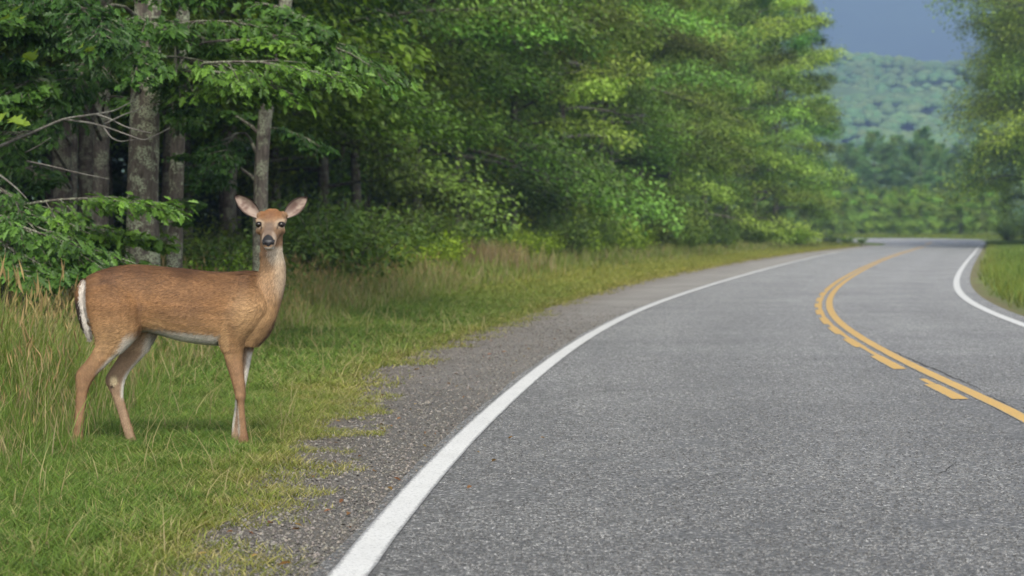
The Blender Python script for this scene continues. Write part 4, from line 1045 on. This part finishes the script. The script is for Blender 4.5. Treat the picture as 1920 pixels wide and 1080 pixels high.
near_front = [(510, 450, 484, -.025, .045), (530, 439, 493, -.045, .060), (552, 428, 502, -.064, .074), (575, 418, 503, -.077, .079), (600, 413, 490, -.082, .072), (620, 413, 474, -.08, .06), (636, 416, 462, -.082, .048), (655, 421.5, 458, -.082, .038), (680, 428, 458.3, -.082, .031), (700, 434.4, 460.4, -.082, .027), (720, 440, 462.4, -.082, .024), (735, 443.5, 463, -.082, .0235), (745, 446.5, 461.3, -.082, .0205),
              (760, 447.7, 460.7, -.082, .0175), (785, 449.5, 463, -.082, .0175), (800, 450, 465, -.082, .019), (812, 449.7, 467.6, -.082, .021), (822, 449.3, 469.5, -.082, .022), (833, 448.5, 474, -.082, .023)]
add_loft(slices_h(refine(near_front, 3)))
far_front = [(560, 440, 500, .05, .065), (600, 440, 492, .062, .06), (625, 439, 482, .07, .05), (640, 440, 475, .072, .042), (655, 440.5, 470.5, .074, .036), (680, 440, 465.5, .074, .03), (700, 438, 461.5, .074, .026), (718, 437, 457.5, .074, .024), (741, 438, 452.5, .074, .020), (767, 435.7, 449.5, .074, .0175), (793, 431.9, 448.5, .074, .019), (806, 430.8, 448.5, .074, .021), (819, 429.8, 449, .074, .022), (830, 429.5, 452, .074, .023)]
add_loft(slices_h(refine(far_front, 3)))
neck = [(640, 446, 488, 0, .08), (622, 440, 503, 0, .10), (600, 436, 514, 0, .112), (580, 436, 520.5, 0, .110), (560, 446, 526.5, 0, .098), (540, 463, 531.5, -.002, .084), (522, 476, 534.6, -.006, .072), (503, 487, 535.3, -.012, .063), (485, 489.6, 533.5, -.018, .058), (470, 489.2, 530.5, -.02, .056), (450, 489.5, 529.5, -.012, .055), (430, 490, 529.5, -.0, .05), (415, 496, 524, .01, .04)]
add_loft(slices_h(refine(neck, 3), 24))
tail = [(519, 155, 168, -.005, .025), (530, 147.5, 166, -.008, .03), (545, 142.3, 165, -.012, .032), (560, 142.3, 166, -.014, .032), (580, 145.5, 168.5, -.016, .030), (600, 151, 172.5, -.017, .026), (615, 158.5, 174.5, -.017, .020), (624, 163.5, 172, -.016, .012), (629, 166, 168.5, -.016, .004)]
add_loft(slices_h(refine(tail, 3), 16))
# head, along y from the back of the skull to the nose
head = [(.105, 509, 418, 8, 7), (.09, 509, 413, 17, 14), (.06, 509, 410.5, 25, 18.5), (.02, 509, 411, 27.5, 20.5), (-.025, 509.2, 414, 27.6, 21), (-.055, 509.5, 418, 25.5, 20), (-.085, 509.8, 425, 21.3, 19), (-.115, 510.2, 432, 17.6, 17.5), (-.145, 510.5, 438.5, 15.2, 16.2), (-.175, 510.8, 444, 14.2, 15.6), (-.20, 511, 448.5, 13.6, 14.3), (-.216, 511, 450.5, 11.2, 11.6), (-.225, 511, 451, 6, 7)]
hr = []
for yv, pxc, pyc, hw, hh in refine(head, 4):
    a = np.linspace(0, 2 * np.pi, 28, endpoint=False)
    ca, sa = np.cos(a), np.sin(a); e_ = 2 / 2.25
    xc, zc = U(pxc, pyc)
    kx = 1 - 0.14 * np.clip(-sa, 0, 1)
    hr.append(np.column_stack([xc + hw / S * np.sign(ca) * np.abs(ca) ** e_ * kx, np.full(28, yv), zc + hh / S * np.sign(sa) * np.abs(sa) ** e_]))
add_loft(hr)
def blob(px, py, y, rx, ry, rz):
    a = np.linspace(0, 2 * np.pi, 14, endpoint=False); x, z = U(px, py)
    add_loft([np.column_stack([x + rx * math.cos(p) * np.cos(a), y + ry * math.cos(p) * np.sin(a), np.full(14, z + rz * math.sin(p))]) for p in np.linspace(-1.45, 1.45, 9)])
for sg in (-1, 1):
    blob(509.3 + sg * 21.5, 411.2, -.048, .020, .026, .017)      # brow ridge
    blob(509.3 + sg * 18.5, 428, -.052, .024, .034, .022)        # cheek
    blob(509.3 + sg * 20, 401, .035, .026, .03, .026)            # ear base
blob(511, 459.5, -.165, .024, .036, .017)                        # lower jaw
blob(510, 395, .005, .042, .045, .022)                           # forehead
blob(453, 737, -.088, .027, .022, .03); blob(205, 702, .09, .017, .022, .03); blob(160, 698, -.095, .016, .022, .03)
raw = body.mesh("deer_raw", None)
tmp = bpy.data.objects.new("deer_raw", raw); COL.objects.link(tmp)
md = tmp.modifiers.new("r", 'REMESH'); md.mode = 'VOXEL'; md.voxel_size = 0.0052; md.adaptivity = 0
dg = bpy.context.evaluated_depsgraph_get(); ev = tmp.evaluated_get(dg); em = ev.to_mesh()
nv, nf = len(em.vertices), len(em.polygons)
BV = np.empty(nv * 3, np.float32); em.vertices.foreach_get("co", BV); BV = BV.reshape(-1, 3).astype(float)
lt = np.empty(nf, np.int32); em.polygons.foreach_get("loop_total", lt)
li = np.empty(lt.sum(), np.int32); em.loops.foreach_get("vertex_index", li)
assert (lt == 4).all()
BF = li.reshape(-1, 4)
ne = len(em.edges); ED = np.empty(ne * 2, np.int32); em.edges.foreach_get("vertices", ED); ED = ED.reshape(-1, 2)
ev.to_mesh_clear(); bpy.data.objects.remove(tmp); bpy.data.meshes.remove(raw)
deg = np.bincount(ED.ravel(), minlength=nv)[:, None]
def lap(V):
    s = np.zeros_like(V)
    for k in range(3):
        s[:, k] = np.bincount(ED[:, 0], V[ED[:, 1], k], nv) + np.bincount(ED[:, 1], V[ED[:, 0], k], nv)
    return s / deg - V
headw = sstep(1.00, 1.10, BV[:, 2])[:, None] * 0.45
for it in range(14):
    BV = BV + (1 - headw) * 0.55 * lap(BV); BV = BV - (1 - headw) * 0.565 * lap(BV)
for it in range(2): BV = BV + 0.4 * lap(BV)
def vnormals(V, Fq):
    fn = np.cross(V[Fq[:, 2]] - V[Fq[:, 0]], V[Fq[:, 3]] - V[Fq[:, 1]])
    nn = np.zeros_like(V)
    for c in range(4):
        for k in range(3): nn[:, k] += np.bincount(Fq[:, c], fn[:, k], len(V))
    return norm(nn), fn
BN, BFN = vnormals(BV, BF)
# slight muscle relief
BV = BV + BN * (0.004 * (fbm(BV, 9, 91) - 0.5) * sstep(0.45, 0.6, BV[:, 2]) * (1 - sstep(1.0, 1.08, BV[:, 2])))[:, None]

def coat(V, Nn):
    px = V[:, 0] * S + 310; py = 834 - V[:, 2] * S; y = V[:, 1]
    n = len(V)
    red = np.array([0.212, 0.108, 0.045]); dark = np.array([0.105, 0.052, 0.025]); tan = np.array([0.36, 0.225, 0.11]); white = np.array([0.62, 0.59, 0.53]); grey = np.array([0.17, 0.125, 0.095]); legc = np.array([0.235, 0.135, 0.070])
    nzz = fbm(V, 7, 92); nst = fbm(V * np.array([0.35, 1, 1]), 60, 94, 2)
    c = np.repeat(red[None], n, 0)
    c = lerp(c, dark[None], np.clip(0.7 * (1 - sstep(500, 560, py)) * (px < 490) + 0.6 * sstep(0.40, 0.70, nzz), 0, 1))
    c = lerp(c, tan[None], 0.75 * sstep(560, 640, py) * (px < 440) * (1 - sstep(0.0, 0.08, np.abs(y) * 0)))
    c = lerp(c, tan[None], 0.8 * sstep(415, 475, px) * sstep(515, 590, py))
    c = lerp(c, dark[None], 0.55 * np.exp(-((px - 272 + 0.05 * (py - 560)) / 7) ** 2) * sstep(540, 575, py) * (1 - sstep(615, 630, py)) * (y < 0))  # crease shading on the near flank, painted into the coat
    c = lerp(c, tan[None] * 1.1, 0.6 * np.exp(-(((px - 300) / 26) ** 2 + ((py - 606) / 12) ** 2)) * (y < 0))
    c = lerp(c, tan[None] * 1.05, 0.5 * np.exp(-(((px - 470) / 16) ** 2 + ((py - 585) / 22) ** 2)) * (y < 0))
    # neck: grey tan, paler to the front
    nk = sstep(480, 500, px) * (1 - sstep(520, 575, py))
    c = lerp(c, np.array([[0.30, 0.19, 0.105]]), 0.8 * nk)
    c = lerp(c, np.array([[0.45, 0.36, 0.26]]), 0.65 * nk * sstep(510, 530, px) * sstep(455, 480, py))
    # legs
    lg = sstep(640, 690, py); c = lerp(c, legc[None], lg)
    c = lerp(c, dark[None] * 1.2, 0.5 * lg * sstep(0.5, 0.72, fbm(V, 16, 95)))
    # shadow-free pale undersides: belly, armpits, inside of legs, edge of the near thigh
    belly = sstep(0.35, 0.75, -Nn[:, 2]) * sstep(606, 622, py) * (1 - sstep(660, 680, py)) * sstep(255, 280, px) * (1 - sstep(425, 440, px))
    c = lerp(c, white[None], belly)
    inner_far = (y > 0.02) * sstep(0.2, 0.8, -Nn[:, 1])
    c = lerp(c, np.array([[0.30, 0.21, 0.14]]), 0.7 * inner_far * sstep(610, 630, py))
    frontside = sstep(0.15, 0.7, Nn[:, 0])
    c = lerp(c, white[None], 0.95 * (y > 0.02) * sstep(0.25, 0.75, Nn[:, 0]) * sstep(612, 630, py) * (1 - sstep(735, 752, py)) * (px < 320))
    c = lerp(c, white[None], 0.9 * (y < -0.02) * sstep(0.2, 0.6, Nn[:, 0]) * sstep(612, 632, py) * (1 - sstep(672, 700, py)) * (px < 320))
    c = lerp(c, white[None], 0.9 * (y > 0.02) * (px > 400) * sstep(640, 665, py) * (1 - sstep(790, 815, py)) * np.clip(sstep(0.1, 0.6, np.abs(Nn[:, 0])) , 0, 1))
    c = lerp(c, white[None], 0.7 * (y < -0.02) * (px > 400) * sstep(0.3, 0.8, -Nn[:, 0]) * sstep(745, 765, py) * (1 - sstep(800, 815, py)))
    # tarsal tuft on the inner hock
    tt_ = np.exp(-(((px - 209) / 6.5) ** 2 + ((py - 710) / 8) ** 2) ** 1.5) * (y > 0.03) * (y < 0.09)
    c = lerp(c, np.array([[0.72, 0.58, 0.36]]), np.clip(1.6 * tt_, 0, 1))
    c = lerp(c, np.array([[0.03, 0.02, 0.015]]), np.exp(-(((px - 206) / 4) ** 2 + ((py - 721) / 3) ** 2)) * (y > 0.03) * (y < 0.09))
    # chest: painted shade in the fold of the brisket beside the far leg
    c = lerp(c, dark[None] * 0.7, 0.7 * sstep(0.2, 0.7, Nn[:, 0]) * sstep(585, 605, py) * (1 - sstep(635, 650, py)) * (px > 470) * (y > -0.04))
    # tail
    tl = (px < 176) & (py > 519) & (py < 632) & (y < 0.06) & (y > -0.125) & (px < np.interp(py, [516, 530, 545, 560, 580, 600, 615, 632], [168, 166.3, 165.5, 166.5, 169, 173.5, 175.5, 176]))
    wl = np.interp(py, [515, 525, 537, 570, 607, 632], [158, 154.5, 150.5, 152.5, 158, 163])
    tw_ = sstep(-1.5, 1.5, px - wl + 3.0 * (fbm(V * np.array([1, 1, 0.3]), 90, 93) - 0.5))
    tb = np.where((py < 560)[:, None], lerp(np.repeat(red[None] * 0.9, n, 0), np.array([[0.05, 0.03, 0.02]]), sstep(535, 565, py)), np.array([[0.03, 0.02, 0.016]]))
    tcol = lerp(tb, np.array([[0.50, 0.46, 0.41]]), tw_ * (0.72 + 0.28 * nst))
    c = np.where(tl[:, None], tcol, c)
    # head
    hd = (py < 470) & (y < 0.2) & (px > 470)
    hx = px - 509.5
    h = np.repeat(np.array([[0.245, 0.145, 0.078]]), n, 0)
    h = lerp(h, np.array([[0.235, 0.108, 0.042]]), (1 - sstep(398, 412, py)) * (1 - sstep(16, 24, np.abs(hx))))
    h = lerp(h, np.array([[0.13, 0.07, 0.045]]), 0.6 * np.exp(-((hx / 11) ** 2 + ((py - 401) / 8) ** 2)))
    h = lerp(h, grey[None] * 0.95, 0.85 * np.exp(-((hx / (9 + 0.12 * (py - 410))) ** 4)) * sstep(408, 418, py) * (1 - sstep(441, 450, py)))
    for sg in (-1, 1):
        ex, ey = sg * 21, 416.5
        q = np.sqrt(((hx - ex) / 9.5) ** 2 + ((py - ey) / 7.5) ** 2)
        h = lerp(h, np.array([[0.40, 0.31, 0.22]]), 0.75 * np.exp(-((q - 0.95) / 0.35) ** 2))
        h = lerp(h, np.array([[0.018, 0.014, 0.012]]), 1 - sstep(0.55, 0.8, q))
        h = lerp(h, np.array([[0.03, 0.02, 0.016]]), np.exp(-(((hx - sg * 14.6) / 1.6) ** 2 + ((py - 423) / 4) ** 2)))
    wy = (y < -0.12)
    h = lerp(h, np.array([[0.33, 0.26, 0.195]]), 0.8 * (1 - sstep(-0.185, -0.165, y)) * sstep(6, 9, np.abs(hx)))
    h = lerp(h, white[None] * 0.9, sstep(457, 461, py) * (y < -0.10))
    nose = (1 - sstep(-0.206, -0.198, y + 0.0012 * np.abs(hx))) * (1 - sstep(455, 457.5, py + 0.25 * np.abs(hx)))
    h = lerp(h, np.array([[0.012, 0.012, 0.014]]), nose)
    thr = sstep(455, 462, py) * (y > -0.12) * sstep(500, 512, px)
    h = lerp(h, np.array([[0.40, 0.335, 0.255]]), 0.8 * thr)
    c = np.where(hd[:, None], lerp(c, np.ones((1, 3)) * 0, 0 * px) * 0 + h * 0.88, c)
    wt = sstep(462, 476, py); m2 = (py >= 462) & (py < 500) & (px > 488)
    c = np.where(m2[:, None], lerp(np.array([[0.40, 0.335, 0.255]]) * np.ones((n, 1)) * 1.0, c, np.clip(sstep(470, 496, py) + 1 - sstep(502, 514, px), 0, 1)), c)
    # hooves
    c = lerp(c, np.array([[0.02, 0.017, 0.015]]), sstep(823.5, 826, py))
    return 0.93 * c * (0.84 + 0.32 * nst)[:, None]
BC = coat(BV, BN)

# ears: cupped shells joined to the same mesh
def ear(base, tip, wmax, sg):
    bx, bz = U(*base); tx, tz = U(*tip)
    ax = np.array([tx - bx, 0.03, tz - bz]); L = np.linalg.norm(ax); ax /= L
    sd = np.array([ax[2], 0, -ax[0]]); sd /= np.linalg.norm(sd)
    fw = np.cross(sd, ax); fw = fw if fw[1] < 0 else -fw            # towards the viewer side
    nu, nv_ = 22, 17
    u = np.linspace(0, 1, nu); v = np.linspace(-1, 1, nv_)
    wd = wmax / S * np.interp(u, [0, .12, .3, .5, .7, .85, .95, 1], [.42, .66, .93, 1.0, .84, .55, .28, .04])
    Uu, Vv = np.meshgrid(u, v, indexing='ij')
    cup = (0.030 * np.sin(np.pi * np.clip(0.12 + Uu * 0.8, 0, 1)))
    def surf(off):
        x = Uu[..., None] * L * ax + (Vv * wd[:, None])[..., None] * sd + ((Vv ** 2 - 0.75) * cup + off * (1 - Vv ** 2) - 0.0)[..., None] * fw
        return np.array([bx, 0.022, bz]) + x
    A = surf(0.0).reshape(-1, 3); B = surf(-0.009).reshape(-1, 3)
    i = (np.arange(nu - 1)[:, None] * nv_ + np.arange(nv_ - 1)[None]).ravel()
    q = np.column_stack([i, i + 1, i + nv_ + 1, i + nv_]); nA = len(A)
    uu, vv = Uu.ravel(), Vv.ravel()
    nz1 = fbm(A, 38, 96)
    inner = lerp(np.repeat(np.array([[0.095, 0.05, 0.042]]), nA, 0), np.array([[0.27, 0.21, 0.17]]), np.clip(0.2 + 1.0 * sstep(0.45, 0.7, nz1) * 0.8 + 0.5 * (1 - sstep(0.1, 0.45, uu)) + 0.35 * sstep(0.35, 0.8, np.abs(vv)), 0, 1))
    inner = lerp(inner, np.array([[0.045, 0.03, 0.024]]), sstep(0.70, 0.90, np.maximum(np.abs(vv), np.clip((uu - 0.80) * 4.5 + 0.3, 0, 1))))
    outer = np.repeat(np.array([[0.15, 0.085, 0.05]]), nA, 0)
    V_ = np.vstack([A, B]); F_ = np.vstack([q if sg > 0 else q[:, ::-1], (q[:, ::-1] if sg > 0 else q) + nA])
    # rim
    rim = np.concatenate([np.arange(nv_), (np.arange(1, nu)) * nv_ + nv_ - 1, (nu - 1) * nv_ + np.arange(nv_ - 2, -1, -1), np.arange(nu - 2, 0, -1) * nv_])
    rn = np.roll(rim, -1); F_ = np.vstack([F_, np.column_stack([rim, rim + nA, rn + nA, rn])])
    return V_, F_, np.vstack([inner, outer])
eV, eF, eC = [BV], [BF], [BC]; off = len(BV)
for args in (((485, 401), (438.5, 361.5), 14.5, -1), ((534.5, 401), (574.5, 364.5), 14.0, 1)):
    a_, b_, c_ = ear(*args); eV.append(a_); eF.append(b_ + off); eC.append(c_); off += len(a_)
m_, t_, p_, o_ = mat("deer_coat")
at = N(t_, "ShaderNodeAttribute", attribute_name="Col"); t_.links.new(at.outputs["Color"], p_.inputs["Base Color"])
p_.inputs["Roughness"].default_value = 0.65; p_.inputs["Specular IOR Level"].default_value = 0.25
tcn = t_.nodes.new("ShaderNodeTexCoord"); nn_ = N(t_, "ShaderNodeTexNoise", Scale=160.0, Detail=3.0); t_.links.new(tcn.outputs["Object"], nn_.inputs["Vector"])
bb_ = N(t_, "ShaderNodeBump", Strength=0.35, Distance=0.004); t_.links.new(nn_.outputs[0], bb_.inputs["Height"]); t_.links.new(bb_.outputs[0], p_.inputs["Normal"])
M_COAT = m_
deer_me = new_mesh("deer", np.vstack(eV), np.vstack(eF), np.vstack(eC), True, [M_COAT])
dx = (310 - 960) * D0 / F
deer = link("deer", deer_me, None, (dx, D0, float(height(dx, D0)) - 0.012), label="brown white-tailed doe standing in the verge grass looking at the viewer", category="deer")

# eyes and nose
def ball(r, nu=20, nv_=12):
    a = np.linspace(0, 2 * np.pi, nu, endpoint=False)
    return [np.column_stack([r * math.cos(p) * np.cos(a), r * math.cos(p) * np.sin(a), np.full(nu, r * math.sin(p))]) for p in np.linspace(-1.5, 1.5, nv_)]
m_, t_, p_, o_ = mat("eye"); p_.inputs["Base Color"].default_value = (0.012, 0.008, 0.006, 1); p_.inputs["Roughness"].default_value = 0.06; p_.inputs["Specular IOR Level"].default_value = 0.35; M_EYE = m_
body = Geo(); add_loft(ball(0.0185)); eye_me = body.mesh("eye", M_EYE)
for pxe in (488.6, 530.2):
    x, z = U(pxe, 416.6)
    y = BV[(np.abs(BV[:, 0] - x) < 0.006) & (np.abs(BV[:, 2] - z) < 0.006), 1].min()
    o = link("eye", eye_me, deer, (x, y + 0.0075, z)); o.scale = (1.0, 0.9, 0.86)
m_, t_, p_, o_ = mat("nose_skin"); p_.inputs["Base Color"].default_value = (0.011, 0.011, 0.013, 1); p_.inputs["Roughness"].default_value = 0.33; p_.inputs["Specular IOR Level"].default_value = 0.32
nb_ = N(t_, "ShaderNodeTexNoise", Scale=260.0); b2 = N(t_, "ShaderNodeBump", Strength=0.25, Distance=0.002); t_.links.new(nb_.outputs[0], b2.inputs["Height"]); t_.links.new(b2.outputs[0], p_.inputs["Normal"])
M_NOSE = m_
body = Geo()
rows = [(438.5, 506, 516, -.196, .006), (440.5, 501.5, 520.5, -.198, .016), (444, 498.8, 523.2, -.200, .023), (449, 498.6, 523.4, -.202, .0265), (452.5, 502, 520, -.203, .026), (456, 506, 516, -.204, .024), (457.5, 508, 514, -.204, .02)]
add_loft(slices_h(refine(rows, 4), 24))
nose = link("nose", body.mesh("nose", M_NOSE), deer)
body = Geo()
for pxn, sgn in ((502.0, -1), (520.0, 1)):
    x, z = U(pxn, 450.5); a = np.linspace(0, 2 * np.pi, 14, endpoint=False)
    add_loft([np.column_stack([x + .0055 * math.cos(p) * np.cos(a) + sgn * .003 * math.sin(p), np.full(14, 0) - .222 + 0.010 * math.cos(p) * np.sin(a) , z + .009 * math.sin(p) + 0 * a]) for p in np.linspace(-1.4, 1.4, 7)])
m_, t_, p_, o_ = mat("nostril"); p_.inputs["Base Color"].default_value = (0.004, 0.004, 0.004, 1); p_.inputs["Roughness"].default_value = 0.7
link("nostrils", body.mesh("nostrils", m_), nose)

# hair
nh = 150000
tri_area = np.linalg.norm(BFN, axis=1); cdf = np.cumsum(tri_area); fi = np.searchsorted(cdf, rng.random(nh) * cdf[-1])
a_, b_ = rng.random((2, nh, 1))
hp = BV[BF[fi, 0]] * (1 - a_) * (1 - b_) + BV[BF[fi, 1]] * a_ * (1 - b_) + BV[BF[fi, 2]] * a_ * b_ + BV[BF[fi, 3]] * (1 - a_) * b_
hn = norm(BFN[fi]); hc = BC[BF[fi, 0]]
pxh = hp[:, 0] * S + 310; pyh = 834 - hp[:, 2] * S
flow = np.tile(np.array([[-1.0, 0.0, -0.28]]), (nh, 1))
legm = sstep(620, 680, pyh)[:, None]; flow = flow * (1 - legm) + legm * np.array([[-0.1, 0, -1.0]])
nk = (sstep(470, 500, pxh) * (1 - sstep(560, 620, pyh)))[:, None]; flow = flow * (1 - nk) + nk * np.array([[-0.25, 0, -1.0]])
hm = (pyh < 466) & (pxh > 470); flow[hm] = np.array([0.0, 1.0, 0.35]); 
tlm = (pxh < 172) & (pyh > 516) & (pyh < 632); flow[tlm] = np.array([0.12, 0, -1.0])
flow = flow + 0.22 * rng.normal(size=(nh, 3)) + 0.9 * (fbm(hp, 14, 97)[:, None] - 0.5) * np.array([[0.2, 0, 0.9]])
flow = norm(flow - (flow * hn).sum(1, keepdims=True) * hn)
ln = np.where(hm, 0.011, np.where(pyh > 650, 0.011, 0.023)) * (0.6 + 0.7 * rng.random(nh)); ln = np.where(tlm, 0.022, ln)
ln = np.where((pyh > 600) & (pyh < 650) & (hn[:, 2] < -0.3), 0.035, ln)
keep = ~(hm & ((hp[:, 1] < -0.17) | ((np.abs(np.abs(pxh - 509.5) - 21) < 8) & (np.abs(pyh - 416.5) < 7) & (hp[:, 1] < 0)))) & (pyh < 820)
hp, hn, hc, flow, ln, hm_ = hp[keep], hn[keep], hc[keep], flow[keep], ln[keep], hm[keep]; nh = len(hp)
wdt = ln * 0.06 + 0.0004
sdv = np.cross(hn, flow)
tip = hp + flow * ln[:, None] + hn * (ln * (0.10 + 0.16 * rng.random(nh)))[:, None]
base = hp - hn * 0.001
midp = hp + flow * (0.5 * ln)[:, None] + hn * (ln * 0.16)[:, None]
V = np.stack([base - sdv * wdt[:, None], base + sdv * wdt[:, None], midp + sdv * wdt[:, None] * .8, midp - sdv * wdt[:, None] * .8, tip], 1).reshape(-1, 3)
k0 = np.arange(nh)[:, None] * 5
jt = (0.66 + 0.68 * rng.random(nh)) * (0.72 + 0.56 * fbm(hp * np.array([0.45, 1, 1.3]), 34, 98))
hcol = np.repeat(hc * jt[:, None], 5, 0); hcol.reshape(nh, 5, 3)[:, 4] *= 1.2
fur_me = new_mesh("fur", V, [k0 + np.array([[0, 1, 2, 3]]), k0 + np.array([[3, 2, 4]])], hcol, True, [M_COAT])
link("fur", fur_me, deer, kind="stuff")
